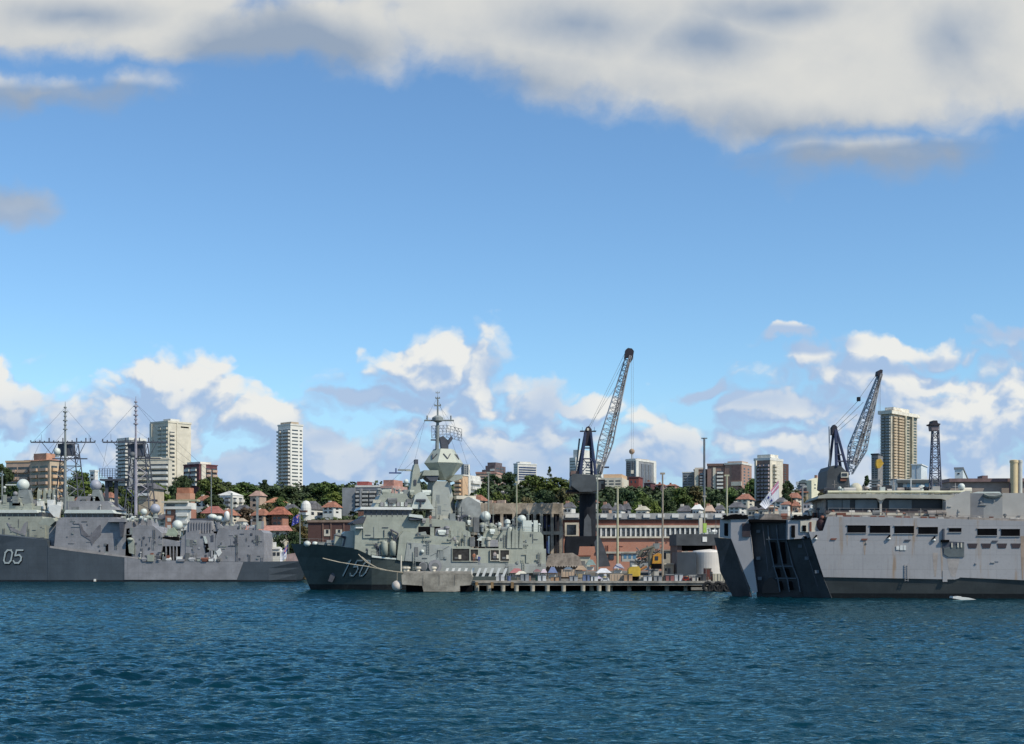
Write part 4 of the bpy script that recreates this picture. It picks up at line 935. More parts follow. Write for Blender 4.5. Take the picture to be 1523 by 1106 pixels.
for i, (nm, c, x0, y0, x1, y1, lab, cat) in enumerate(cont):
    Fz = Fr(x0, 247+ (6+(865-y1)*1.2 if y1 < 860 else .5))
    m_ = M('box_paint_%d' % i, c, .7, .12, .8, streak=True)
    pr = []
    if nm == 'container': pr = [('door_bar', deck_g, .1+.2*k, .08, .12+.2*k, .92, .03) for k in range(5)]+[('corner_post', concr, .0, 0, .03, 1, .05), ('corner_post', concr, .97, 0, 1, 1, .05)]
    elif nm == 'crate': pr = [('lid', conc_d, -.02, .93, 1.02, 1.02, .05), ('batten', deck_g, .1, .0, .2, .93, .03), ('batten', deck_g, .8, .0, .9, .93, .03)]
    elif nm == 'cabinet': pr = [('door', deck_g, .2, .05, .5, .85, .04), ('roof', M('pale_roof',(.4,.4,.4)), -.03, .92, 1.03, 1.04, .2)]
    elif nm == 'storage_shed': pr = [('door', deck_g, .35, .0, .65, .6, .04), ('eave', rustr if x0 < 900 else creamy, -.04, .93, 1.04, 1.03, .3), ('window', glass, .08, .35, .25, .6, .04)]
    else: pr = [('window', M('blue_glass',(.12,.25,.38),.2) if x0 < 960 else glass, .12+.3*k, .35, .3+.3*k, .8, .05) for k in range(3 if x0 < 960 else 1)]+[('roof', concr, -.03, .94, 1.03, 1.04, .3)]
    local_box(nm, m_, lab, cat, Fz, x0, y0, x1, y1, 0, 2.4, None, pr)
# tents and umbrellas
def tent(x0, y0, x1, y1, D, c, label, kind='tent'):
    F = Fr((x0+x1)/2, D); p = at0(F, (x0+x1)/2, y1, 0); k = D/FP; w = (x1-x0)*k; h = (y1-y0)*k
    r = thing('market_tent', label, kind, p); g_ = sum(c)/3; c = tuple(g_*.35+q*.65 for q in c); m_ = M('canvas_'+label[:12].replace(' ', '_'), c, .8, .12, 1.5)
    MB().add([(-w/2,-1.4,h*.5),(w/2,-1.4,h*.5),(w/2,1.4,h*.5),(-w/2,1.4,h*.5),(-w*.18,0,h),(w*.18,0,h)], [(0,1,5,4),(1,2,5),(2,3,4,5),(3,0,4),(0,3,2,1)]).build('canopy', m_, r)
    for a in (-1,1):
        for b in (-1,1): MB().tube((a*w*.46,b*1.25,0),(a*w*.46,b*1.25,h*.5),.05,n=5).build('leg', mast_g, r)
    MB().box(-w*.35,.8,0,w*.35,1.2,h*.35).build('table', white, r)
tent(758,845,779,858,250,(.42,.10,.10),'red awning at the pier edge beside the hangar of the frigate')
tent(766,849,785,859,247.5,(.66,.60,.42),'cream tent in front of the red awning')
tent(793,846,805,854,254,(.24,.10,.10),'dark red tarpaulin tent left of the blue parasol')
tent(804,846,814,857,251,(.55,.40,.45),'pale pink tent left of the blue parasol')
tent(815,843,829,860,249,(.10,.16,.34),'blue parasol tent over dark wheels on the pier')
tent(838,843,852,850,256,(.10,.16,.22),'dark blue tarpaulin tent behind the pinkish container')
tent(855,841,873,853,255,(.40,.25,.12),'tan tarpaulin tent behind the small cream crate')
tent(871,832,886,848,258,(.16,.25,.22),'green tarpaulin tent at the foot of the crane')
tent(886,845,909,858,249,(.62,.62,.62),'white pointed tent in the middle of the pier')
tent(912,838,928,852,256,(.35,.33,.38),'grey tent behind the tan container')
tent(876,856,896,864,247.5,(.42,.36,.52),'lilac striped tent at the pier edge left of the tan container')
# vans / cars on the pier
def vehicle(x0, y0, x1, y1, D, c, label, cat='van', name='parked_van'):
    F = Fr((x0+x1)/2, D); p = at0(F, (x0+x1)/2, y1, 0); k = D/FP; w = (x1-x0)*k; h = (y1-y0)*k; r = thing(name, label, cat, p)
    m_ = M('car_paint_%d' % int(x0), c, .3, .05)
    q = [(-w/2,h*.18),(w/2,h*.18),(w/2,h*.6),(w*.38,h),(-w*.3,h),(-w*.48,h*.62)]
    MB().ext([(a,-.9,z) for a, z in q], [(a,.9,z) for a, z in q]).build('body', m_, r)
    MB().box(-w*.26,-.93,h*.62,w*.3,-.88,h*.9).build('side_window', glass, r)
    for a in (-.3,.3): MB().tube((a*w,-.98,h*.18),(a*w,-.7,h*.18),h*.2,n=12).build('wheel', black, r)
vehicle(893,859,906,865,247,(.6,.6,.6),'small white car at the pier edge right of the lilac tent','car','parked_car')
vehicle(1014,857,1024,865,246.8,(.25,.04,.03),'red and black service van between two grey containers')
vehicle(932,852,944,861,253,(.30,.20,.15),'brown van behind the yellow machine')
# yellow machine, crawler crane
def machine():
    F = Fr(943, 248.5); r = F.root('compressor', 'bright yellow rounded plant machine on the pier before the brick workshop', 'machine')
    part(F, r, 'body', yell, [(935,857),(935,846),(938,843),(950,842),(953,846),(952,857)], 0, 3)
    pbx(F, r, 'skid', black, 937, 857, 949, 864, .2, 2.8); pbx(F, r, 'hood', white, 940, 840, 948, 842.5, .5, 2.5)
    mb = MB(); mb.tube(F.P(951,848,1), F.P(962,842,1), .25, n=6); mb.build('hose_arm', M('rust_orange',(.35,.16,.06)), r)
    F = Fr(975, 258); r = F.root('crawler_crane', 'orange crawler crane with a grey cranked boom before the brick workshop', 'crane')
    part(F, r, 'cab', M('orange_paint',(.60,.28,.04),.5), [(970,838),(972,826),(980,822),(985,824),(986,838)], 0, 3); pbx(F, r, 'cab_window', glass, 974, 827, 979, 833, -.06, .1)
    pbx(F, r, 'track', black, 969, 838, 987, 846, -.3, .8); pbx(F, r, 'track', black, 969, 838, 987, 846, 2.4, 3.4)
    mb = MB(); mb.tube(F.P(968,842,.8), F.P(966,826,.8), .5, .4, 8); mb.tube(F.P(966,826,.8), F.P(972,813,.8), .4, .3, 8); mb.tube(F.P(972,813,.8), F.P(955,818,.8), .35, .25, 8); mb.tube(F.P(955,818,.8), F.P(950,826,.8), .3, n=8); mb.build('boom', M('boom_olive',(.17,.16,.12)), r)
    mb = MB(); mb.tube(F.P(967,843,.2), F.P(981,833,.2), .25, n=6); mb.build('stay', yell, r)
    MB().box(*[*F.P(972,816,1.2)[:2], F.z(972,816,1.2)], F.a(981,1.2), 2.2, F.z(981,808,1.2)).build('boom_head', mast_g, r)
    # heap of scrap steel
    F = Fr(958, 262); mb = MB(); rr = random.Random(3)
    for i in range(60):
        p = F.P(rr.uniform(946,978), rr.uniform(818,842), rr.uniform(0,3)); mb.tube(p, (p[0]+rr.uniform(-1.4,1.4), p[1]+rr.uniform(-1,1), p[2]+rr.uniform(-.8,.8)), rr.uniform(.06,.2), n=5)
    o = mb.build('scrap_heap', M('scrap_grey',(.20,.19,.17),.8,.5,2)); o.location = F.O; tag(o, 'grey heap of pipes and scrap steel behind the yellow machine', 'scrap', kind='stuff')
machine()
# tank with dark shed above
def tank():
    F = Fr(1046, 262); r = F.root('storage_tank', 'big round tank, left half dark with shade and right half cream, beside the landing ship stern', 'tank')
    a, b, z = F.P(1046, 857, 0); k = F.t(1046)/FP; rr_ = 39*k; h = 36*k
    mb = MB(); q = [(-39*k,0),(-11*k,-1.5*k*4),(-11*k,8),(-39*k,8)]
    mb.ext([(a+x, y, z-1) for x, y in q], [(a+x, y, z+h) for x, y in q]); mb.build('shaded_section', M('tank_shade',(.075,.09,.105),.5,.15,.3), r)  # shaded left side of the tank, put in as a dark colour
    mb = MB(); mb.lathe((a+13*k, 3.2, z-1), [(26*k,0),(26*k,h+1),(24*k,h+1.3),(.1,h+1.6)], 40); mb.build('cream_section', M('tank_cream',(.74,.68,.60),.6,.08,.3), r, False)
    for i in range(5): MB().box(a+26*k, -.0, z+.6+i*.9, a+27.5*k, .1, z+.7+i*.9).build('rung', deck_g, r)
    F = Fr(1036, 268); r = F.root('flat_roof_shed', 'flat dark grey shed with a white sign, above the round tank', 'shed')
    pbx(F, r, 'roof', M('shed_slate',(.07,.075,.08),.7,.2,.4), 1006, 794, 1069, 811, 0, 12); pbx(F, r, 'recess', black, 1014, 811, 1064, 819, 1.5, 11); pbx(F, r, 'wall', M('shed_brick',(.16,.09,.07)), 1007, 809, 1014, 858, .5, 12); pbx(F, r, 'wall', M('shed_brick',(.1,.1,.1)), 1060, 810, 1064, 858, .5, 12)
    pbx(F, r, 'sign', white, 1045, 798, 1051.5, 805.5, -.15, .05); pbx(F, r, 'roof_unit', M('yellow_green',(.42,.60,.12)), 1046, 778, 1051, 792, 1, 2); pbx(F, r, 'roof_unit', creamy, 1040, 770, 1045, 793, 1, 2)
    clutter(F, r, 6, 1045, 1068, 794, 1, 6, [deck_g, mast_g, white], 1.4, 51)
tank()
# tyre fenders at the right end of the pier
F = Fr(1072, 243)
for i in range(6):
    x = 1053+i*7.5; a = at0(F, x, 873+(i % 2)*3, -.6)
    r = thing('tyre_fender', ['black tyre fender, leftmost below the cream box','second black tyre fender below the cream box','third black tyre fender, under the middle of the cream box','fourth black tyre fender below the cream box','fifth black tyre fender, near the stern','last black tyre fender, touching the stern'][i], 'tyre', a, 0, 'tyre fenders at the pier end')
    if i == 0:
        mb = MB()
        for j in range(14):
            a0, a1 = 2*math.pi*j/14, 2*math.pi*(j+1)/14; mb.tube((.8*math.cos(a0),0,.8*math.sin(a0)), (.8*math.cos(a1),0,.8*math.sin(a1)), .32, n=8, caps=False)
        ty = mb.build('tyre', M('rubber',(.02,.02,.022),.8,.3), r).data; ch = MB().tube((0,.2,.8),(0,.4,2.4),.04,n=4).build('chain', steel_d, r).data
    else: share('tyre', ty, r); share('chain', ch, r)
# boulder-built sea wall peeping between the two hulls
F = Fr(456, 366)
mb = MB(); rr = random.Random(9)
for i in range(60):
    p = F.P(440+rr.uniform(0,30), 864-rr.uniform(0,24)**1.0, rr.uniform(0,5)); mb.ball(p, rr.uniform(.7,1.5), 7, sz=.8)
o = mb.build('rock_revetment', M('sandstone',(.42,.29,.15),.9,.35,1.2)); o.location = F.O; tag(o, 'tan sandstone boulders between the stern of frigate 05 and the green bow', 'rocks', kind='stuff')
# quay wall under the shore
# white launch and wake float
def launch():
    F = Fr(403, 345); r = F.root('launch', 'white cabin launch showing above the stern deck of frigate 05', 'boat')
    part(F, r, 'hull', white, [(388,868),(390,836),(430,838),(426,868)], 0, 4); part(F, r, 'cabin', offwh, [(391,838),(390,818),(394,813),(414,813),(418,820),(418,838)], .4, 3.6)
    for x in (393,401,406,412): pbx(F, r, 'window', glass, x, 821, x+4, 826, .3, .5)
    pbx(F, r, 'roof', white, 389, 814, 416, 816.5, .1, 3.9); pbx(F, r, 'mast', white, 396, 802, 397.4, 814, 2, 2.3); pbx(F, r, 'radar', white, 405, 806, 410, 813, 1.5, 2.5)
    part(F, r, 'stern_screen', M('pinkish_canvas',(.42,.30,.28)), [(424,836),(427,824),(440,822),(446,836)], .5, 3)
    F = Fr(1434, 197); r = F.root('dinghy', 'small white boat lying against the waterline of the landing ship', 'boat')
    part(F, r, 'hull', white, [(1417,889.5),(1418,886.5),(1440,888.5),(1452,891.5),(1430,892)], 0, 1.6); part(F, r, 'thwart', white, [(1422,888),(1423,886.2),(1430,887),(1430,888.6)], .3, 1.2)
launch()
# ---------------------------------------------------------------- flags
def flag(name, label, F, pts, b, design, staff=None):
    """rippled cloth: pts = four corners (hoist top, fly top, fly bottom, hoist bottom) in photo pixels"""
    P4 = [Vector(F.P(x, y, b)) for x, y in pts]; n = 12
    r = F.root(name, label, 'flag')
    def S(s, t, off=0):
        p = P4[0].lerp(P4[1], s).lerp(P4[3].lerp(P4[2], s), t); return (p.x, p.y+.22*math.sin(s*9+t*2)*s+off, p.z)
    for k, (nm, mat, s0, t0, s1, t1, off) in enumerate(design):
        mb = MB(); m_ = max(2, int(n*(s1-s0)))
        for j in range(m_):
            a, c = s0+(s1-s0)*j/m_, s0+(s1-s0)*(j+1)/m_; mb.ext([S(a,t0,-off),S(c,t0,-off),S(c,t1,-off),S(a,t1,-off)], [S(a,t0,.02+off),S(c,t0,.02+off),S(c,t1,.02+off),S(a,t1,.02+off)])
        mb.build(nm, mat, r)
    if staff: MB().tube(F.P(*staff[0], b), F.P(*staff[1], b), .07, n=6).build('staff', mast_g, r)
blue_f = M('flag_blue',(.05,.06,.30),.8,.1); red_f = M('flag_red',(.55,.05,.06),.8,.1); white_f = M('flag_white',(.72,.72,.75),.8,.05)
def aus(ground): 
    d = [('field', ground, 0,0,1,1,0), ('canton', blue_f, 0,0,.48,.5,.03), ('cross_arm', white_f, 0,.19,.48,.31,.06), ('cross_upright', white_f, .19,0,.29,.5,.07), ('red_arm', red_f, 0,.22,.48,.28,.09), ('red_upright', red_f, .22,0,.26,.5,.10)]
    sc_ = white_f if ground is blue_f else blue_f
    for s, t in ((.24,.75),(.74,.2),(.62,.45),(.87,.42),(.74,.82)): d.append(('star', sc_, s-.04, t-.05, s+.04, t+.05, .06))
    return d
flag('blue_ensign', 'blue national flag with union canton on the bow staff of the green frigate', Fr(446,258.5), [(445.5,763),(436,769),(434,782),(444.5,777)], 0, aus(blue_f))
flag('white_ensign', 'white ensign hanging limp at the stern of frigate 05', Fr(425,336), [(428,809),(417,824),(417,836),(426,830)], 0, aus(white_f), ((429,806),(430,836)))
flag('white_ensign', 'large white ensign streaming above the stern gate of the landing ship', Fr(1140,216), [(1158,714),(1130,750),(1138,757),(1159,740)], 0, [('field', white_f, 0,0,1,1,0), ('canton', M('faded_pink',(.62,.25,.36)), 0,0,.42,.42,.03), ('cross_arm', white_f, 0,.16,.42,.24,.06), ('star', blue_f, .55,.2,.63,.4,.05), ('star', blue_f, .7,.5,.78,.7,.05), ('star', blue_f, .45,.65,.53,.82,.05)])
# ---------------------------------------------------------------- people: one continuous skinned body each
def person(x, y, D, c_top, c_leg, label, arm=0.3, face=1):
    F = Fr(x, D); p = at0(F, x, y, 0); s = 1.0
    V = [(0,0,.95),(0,0,1.15),(0,0,1.42),(0,0,1.53),(0,.02,1.68),(-.19,0,1.42),(-.27,-.05,1.14),(-.24+face*arm*.3,-.25*arm-.1,.92),(.19,0,1.42),(.27,-.06,1.14),(.26+face*arm*.3,-.3*arm-.12,.95),(-.1,0,.9),(-.13,-.03,.5),(-.14,.04,.06),(-.14,-.12,.03),(.1,0,.9),(.14,-.05,.5),(.15,.02,.06),(.15,-.14,.03)]
    E = [(0,1),(1,2),(2,3),(3,4),(2,5),(5,6),(6,7),(2,8),(8,9),(9,10),(0,11),(11,12),(12,13),(13,14),(0,15),(15,16),(16,17),(17,18)]
    rd = [.14,.15,.16,.06,.105,.075,.05,.04,.075,.05,.04,.1,.07,.05,.035,.1,.07,.05,.035]
    me = bpy.data.meshes.new('person'); me.from_pydata(V, E, []); o = bpy.data.objects.new('person', me); COL.objects.link(o)
    md = o.modifiers.new('skin', 'SKIN'); o.modifiers.new('sub', 'SUBSURF').levels = 1
    for i, v in enumerate(me.skin_vertices[0].data): v.radius = (rd[i], rd[i]*.8); v.use_root = (i == 0)
    m = bpy.data.materials.new('clothes'); m.use_nodes = True; t = NT(m.node_tree); sp = t.new('ShaderNodeSeparateXYZ'); t.l.new(t.new('ShaderNodeTexCoord').outputs['Object'], sp.inputs[0])
    c = t.mix(t.m('GREATER_THAN', sp.outputs[2], .93), tuple(c_leg)+(1,), tuple(c_top)+(1,)); c = t.mix(t.m('GREATER_THAN', sp.outputs[2], 1.5), c, (.42,.26,.18,1)); c = t.mix(t.m('GREATER_THAN', sp.outputs[2], 1.72), c, (.7,.68,.6,1))
    t.l.new(c, t.n['Principled BSDF'].inputs['Base Color']); me.materials.append(m); o.location = p; tag(o, label, 'person')
person(705, 836, 243, (.42,.16,.08), (.30,.12,.07), 'person in rust-orange overalls standing beside the open bays of the frigate', .4)
person(712.5, 840, 242.8, (.05,.08,.25), (.04,.05,.14), 'person in dark blue standing right of the orange-clad one', .3)
person(736, 834, 243, (.5,.42,.38), (.10,.10,.12), 'person in a pale shirt on the frigate side by the last bays', .2)
person(640, 779, 252, (.42,.18,.12), (.30,.20,.16), 'person in reddish shirt and white cap on the upper deck of the frigate', .8)
person(900, 866, 246.6, (.6,.6,.6), (.05,.05,.07), 'person in white standing in front of the small white car', .2)
person(1058, 862, 246.6, (.05,.05,.05), (.04,.04,.05), 'person in black left of the cream box at the pier end', .2)
# ---------------------------------------------------------------- dockyard ground behind the pier
slab = MB().box(-41.5, 281, -3, 300, 384, 2.9).build('dock_pavement', M('dock_concrete',(.20,.19,.17),.9,.3,.2)); tag(slab, None, None, kind='structure')

# ---------------------------------------------------------------- buildings
brick_o = brickmat('orange_brick', (.40,.15,.085), (.34,.12,.07)); brick_d = brickmat('dark_brick', (.115,.05,.04), (.09,.042,.036), (.12,.09,.08))
brick_r = brickmat('workshop_brick', (.52,.21,.13), (.46,.185,.115)); brick_b = brickmat('brown_brick', (.27,.16,.13), (.22,.13,.11), (.28,.24,.21))
tile_o = M('terracotta_tiles', (.34,.15,.095), .85, .3, 1.2); tile_d = M('grey_slate_roof', (.13,.125,.13), .8, .3, .8)
rail_m = M('balcony_rail', (.62,.60,.55), .7, .1)
def ground_at(px, D):
    return gz((px-CX)/FP*D, D) if D > 384 else 2.9
class Bld:
    """block seen corner-on: px of left end, near corner, right end; alpha turns the left face away from us"""
    def __init__(s, name, label, cat, xl, xc, xr, yt, D, alpha, wall, yb=None, group=None, top=None, depth=None):
        s.al = rad(alpha); ca, sa = math.cos(s.al), math.sin(s.al); Xc = (xc-CX)/FP*D; ul, ur = (xl-CX)/FP, (xr-CX)/FP
        s.wl = (Xc-ul*D)/(ca+ul*sa)
        s.wr = depth if depth else (ur*D-Xc)/(sa-ur*ca)
        s.D = D; s.zb = ground_at(xc, D)-1.0 if yb is None else H+(YH-yb)*D/FP
        s.zt = H+(YH-yt)*D/FP; s.h = s.zt-s.zb; s.k = D/FP
        s.r = thing(name, label, cat, (Xc, D, s.zb), -s.al, group); s.r['_'] = 0; del s.r['_']
        s.wall = MB().box(-s.wl, 0, 0, 0, s.wr, s.h).build('wall', wall, s.r)
    def z(s, y): return H+(YH-y)*s.D/FP-s.zb
    def slab(s, name, mat, f0, f1, y0, y1, out=.4, inn=None, face='L'):
        mb = MB(); za, zb = s.z(y1), s.z(y0)
        if face == 'L': mb.box(-s.wl+s.wl*f0, -out, za, -s.wl+s.wl*f1, inn if inn is not None else .05, zb)
        else: mb.box(-.05 if inn is None else -inn, s.wr*f0, za, out, s.wr*f1, zb)
        return mb.build(name, mat, s.r)
    def grid(s, face, cols, n, y0, y1, frac=.5, kind='win', mat=None, out=.06, bal=None, bout=1.2):
        """n storeys between pixel rows y0 (top) and y1; cols = [(f0, f1)] along the face"""
        L = s.wl if face == 'L' else s.wr; za, zb = s.z(y1), s.z(y0); fh = (zb-za)/n; mat = mat or glass
        for (f0, f1) in cols:
            w = (f1-f0)*L
            def mk(d0, d1, h, m, nm):
                mb = MB().box(0, -d1, 0, w, -d0, h) if face == 'L' else MB().box(d0, 0, 0, d1, w, h)
                me = mb.build(nm, m, s.r); return me
            first = None; fb = None
            for i in range(n):
                z0 = za+i*fh; loc = ((-s.wl+f0*L, 0, z0+fh*(1-frac)*.62) if face == 'L' else (0, f0*L, z0+fh*(1-frac)*.62))
                if first is None: first = mk(-.05, out, fh*frac, mat, 'window'); first.location = loc
                else: share('window', first.data, s.r, loc)
                if kind == 'bal':
                    l2 = (loc[0], loc[1], z0)
                    if fb is None: fb = mk(out, bout, fh*(1-frac)*.62+.35, bal or rail_m, 'balcony'); fb.location = l2
                    else: share('balcony', fb.data, s.r, l2)
    def roofbox(s, name, mat, fx0, fx1, y0, y1=None, d0=.2, d1=.8):
        if fx1 > 1: fx0, fx1, d0, d1 = .08, .94, .12, .72
        MB().box(-s.wl*(1-fx0), s.wr*d0, s.h-.05, -s.wl*(1-fx1), s.wr*d1, s.z(y0)).build(name, mat, s.r)
    def parapet(s, mat, t=.5, h=.8, o=.25):
        mb = MB(); mb.box(-s.wl-o, -o, s.h-.02, o, s.wr+o, s.h+h); return mb.build('parapet', mat, s.r)
    def hip(s, mat, y0, over=.5, ridge=.5):
        z0, z1 = s.h-.02, s.z(y0); a, b = -s.wl-over, over; c, d = -over, s.wr+over
        m = (a+b)/2; rl = (b-a)*ridge/2; md = (c+d)/2
        mb = MB().add([(a,c,z0),(b,c,z0),(b,d,z0),(a,d,z0),(m-rl,md,z1),(m+rl,md,z1)], [(0,1,5,4),(1,2,5),(2,3,4,5),(3,0,4),(0,3,2,1)])
        return mb.build('roof', mat, s.r)
    def chimney(s, mat, f, y0, w=.9):
        o = MB().box(-s.wl*(1-f)-w/2, s.wr*.5-w/2, s.h*.8, -s.wl*(1-f)+w/2, s.wr*.5+w/2, s.z(y0)); return o.build('chimney', mat, s.r)
pinkr = M('pink_render',(.50,.36,.27),.85,.12,.2); tan = M('tan_render',(.50,.40,.29),.85,.15,.2); greyr = M('grey_render',(.27,.28,.29),.85,.15,.2)
maroon = M('maroon_render',(.14,.055,.06),.8,.2,.3); orange = M('orange_render',(.50,.27,.18),.85,.15,.3); apric = M('apricot_render',(.62,.42,.26),.85,.1,.3)
# far left, pink terracotta complex
b = Bld('apartment_building','sprawling pink apartment block with balconies and a salmon rooftop tower, far left','building', 9,45,78,687, 600, 14, pinkr)
b.grid('L',[(.05,.45),(.5,.95)],4,692,735,.5,'bal',bal=pinkr); b.grid('R',[(.1,.45),(.55,.9)],4,692,735,.5,'bal',bal=tan); b.parapet(apric); b.roofbox('roof_tank', steel_d,.55,.9,683)
b = Bld('apartment_building','pink stepped apartment block with sloping roof behind the far left mast','building', 45,74,96,684, 590, 30, tan)
b.grid('L',[(.08,.4),(.5,.9)],5,690,740,.5,'bal',bal=pinkr); b.grid('R',[(.1,.5),(.6,.95)],5,690,740,.45,'bal',bal=apric); b.roofbox('roof_house', orange,.1,.75,673,None,.1,.7); b.hip(M('pink_tiles',(.44,.24,.17)),680,.6,.3)
b = Bld('house','small white house glimpsed on the ridge between the two lattice masts','house', 134,141,146,701, 640, 25, white); b.grid('L',[(.2,.7)],2,704,716,.4); b.parapet(white)
b = Bld('terrace_house','orange roofed house low behind the grey radar ball','house', 103,118,136,752, 430, 20, pinkr); b.hip(tile_o,738,.8,.4); b.grid('L',[(.15,.4),(.6,.85)],2,755,772,.45)
b = Bld('balcony_tower','grey and white balcony tower behind the mast of frigate 05','apartment tower', 175,192,217,654, 650, 40, greyr)
b.grid('L',[(.08,.92)],12,656,722,.42,'bal',bal=rail_m,bout=1.6); b.grid('R',[(.25,.6)],12,656,722,.5,'bal',bal=offwh); b.parapet(offwh,h=1.2)
b = Bld('apartment_tower','tall plain cream tower with a blank side wall, left part of the skyline','apartment tower', 224,250,284,628, 700, 38, creamy)
b.grid('L',[(.42,.62),(.68,.97)],15,632,724,.45,'bal',bal=creamy,bout=.7); b.slab('pier_rib',creamy,.0,.12,628,735,.7); b.grid('R',[(.06,.28)],13,640,722,.42,'bal',bal=creamy,bout=.6); b.slab('wall_fin',creamy,.36,.42,627,735,.35,face='R')
b.parapet(creamy,h=1.0); b.roofbox('plant_room', offwh,.6,1.0,622,None,.1,.5); b.slab('roof_vent',black,.55,.9,632,634,.08,face='R')
b = Bld('apartment_building','cream block with four dark balcony bands at the foot of the tall cream tower','building', 205,251,256,683, 610, 10, creamy)
b.grid('L',[(.02,.34)],4,688,722,.5,'bal',bal=creamy); b.grid('L',[(.42,.98)],4,688,722,.5,'bal',bal=offwh,bout=1.8); b.parapet(creamy); b.roofbox('plant_room',creamy,.3,.7,679)
b = Bld('apartment_building','maroon and cream block with a white rooftop penthouse','building', 273,296,323,691, 640, 35, maroon)
b.grid('L',[(.1,.4),(.5,.85)],4,693,722,.5,'bal',bal=offwh,bout=.8); b.slab('cream_pier',creamy,.10,.34,690,725,.5,face='R'); b.grid('R',[(.36,.6),(.68,.95)],4,694,722,.45,'bal',bal=pinkr,bout=1.0)
b.roofbox('penthouse', M('bright_cream',(.78,.72,.60)),.55,1.2,686,None,.1,.85); b.parapet(maroon,h=.5)
b = Bld('apartment_building','dark flat-roofed house with tan lower storey, left of the orange roof','house', 206,224,244,726, 500, 12, tan)
b.grid('L',[(.1,.9)],1,728,737,.6,'bal',bal=white); b.slab('eave',steel_d,-.05,1.1,722.5,726,1.2); b.grid('R',[(.1,.5)],2,740,756,.4); b.hip(tile_d,717,.8,.5)
b = Bld('house','house with a big square orange roof drum and green terrace','house', 262,283,290,733, 480, 10, orange)
b.roofbox('roof_drum', M('orange_tile_drum',(.46,.19,.11)),.05,.95,725,None,.0,.9); b.slab('terrace',M('yellowish_slab',(.48,.44,.28)),-.35,1.7,743,746,3); b.slab('awning',black,1.0,1.6,748,752,1.5)
b = Bld('apartment_building','orange brick and white block with three dark balcony recesses behind frigate 05','building', 246,284,292,757, 425, 8, brick_o)
b.slab('white_frame',offwh,.42,1.0,757,800,.4); b.grid('L',[(.48,.9)],4,757,800,.55,'bal',bal=offwh,bout=1.1); b.grid('L',[(.08,.22)],4,757,800,.5,'win',offwh,.1); b.slab('roof_slab',offwh,-.04,1.06,753,757,.9)
b = Bld('house','white house with dark roof storey above the orange brick block','house', 244,279,292,747, 450, 10, offwh); b.grid('L',[(.1,.45)],1,748,756,.5); b.slab('eave',creamy,-.05,1.05,745,747.4,1.2)
b = Bld('apartment_building','pale gabled apartment house with grey balconies among dark trees','building', 322,345,362,736, 520, 25, offwh)
b.hip(offwh,729,.2,.1); b.grid('L',[(.1,.4),(.55,.9)],3,738,760,.45,'bal',bal=greyr); b.grid('R',[(.1,.4),(.6,.9)],3,738,762,.45,'bal',bal=offwh)
b = Bld('terrace_house','house with a red hipped roof just above the satellite domes of frigate 05','house', 305,322,331,763, 430, 10, tan); b.hip(M('red_tiles',(.34,.13,.10)),752,1.2,.5); b.grid('L',[(.2,.5),(.6,.8)],1,765,774,.5)
b = Bld('long_shed','long low building with a pink tiled roof above the stern of frigate 05','building', 350,424,430,789, 390, 5, creamy); b.hip(M('pink_tile_roof',(.50,.24,.18),.85,.2,1),781,1.0,.94)
for i in range(5): b.grid('L',[(.06+i*.19,.12+i*.19)],1,790,797,.6)
b = Bld('house','small white house rising behind the pink tiled roof','house', 352,362,368,775, 410, 20, offwh); b.grid('L',[(.2,.45),(.6,.85)],1,777,786,.5); b.hip(tan,770,.3,.3)
b = Bld('house','bright orange roofed house high among the trees left of the white tower','house', 398,412,424,747, 500, 20, offwh); b.hip(M('bright_terracotta',(.50,.22,.12)),739,1.0,.3); b.grid('L',[(.2,.5)],1,749,757,.5)
b = Bld('terrace_house','red brick house with mossy red roof at the tree edge','house', 404,420,429,765, 440, 20, brick_o); b.hip(M('mossy_red_tiles',(.36,.13,.08),.9,.3,.8),753,1.2,.4); b.grid('L',[(.15,.4),(.55,.85)],2,767,782,.45)
b = Bld('house','pale gabled house half hidden in brown trees','house', 372,386,396,737, 520, 20, pinkr); b.hip(M('pinkish_tiles',(.42,.27,.21)),729,.5,.4); b.grid('L',[(.3,.6)],2,740,755,.45)
# white tower
b = Bld('apartment_tower','slim white apartment tower standing alone above the trees','apartment tower', 413.5,432,450.5,632, 700, 42, M('bright_white_render',(.74,.71,.64),.8,.06,.3))
b.grid('L',[(.04,.30),(.38,.97)],17,637,727,.5,'bal',bal=rail_m,bout=1.4); b.grid('R',[(.12,.60),(.74,.92)],17,637,727,.34,'win'); b.roofbox('plant_room',tan,.25,1.3,626.5,None,.0,.85); b.parapet(offwh,h=.8)
b = Bld('house','white villa with a round glazed bay, grey roof and brown awning','house', 447,458,483,757, 480, 30, offwh)
mbx = MB().lathe((-1.2,.4,b.z(774)),[(1.9,0),(1.9,4.6),(1.6,6.0),(1.0,6.9),(.1,7.2)],14); mbx.build('round_bay',offwh,b.r); b.hip(tile_d,744,.4,.6); b.slab('awning',M('brown_awning',(.13,.06,.04)),-.4,1.1,759,762,1.6); b.slab('balcony',white,-.5,1.2,762,766,2.0); b.grid('R',[(.15,.35),(.55,.9)],1,759,768,.5)
b = Bld('brick_warehouse','dark brown brick warehouse with two pale window bays behind the green bow','warehouse', 458,538,545,776, 388, 5, brick_d)
b.slab('cornice',M('cornice_brown',(.28,.2,.15)),-.01,1.02,773,776.5,.4)
for f in (.27,.42,.66): b.slab('downpipe',M('pipe_brown',(.22,.13,.1)),f,f+.02,776,806,.2)
for f in (.30,.52): b.slab('window_surround',creamy,f,f+.115,787,797,.15); b.slab('window',glass,f+.04,f+.085,787.5,793,.2)
b = Bld('apartment_building','long grey block with stacked dark balconies and a small red penthouse','building', 509,528,590,725, 520, 8, greyr, depth=14)
for x_ in (0,): pass
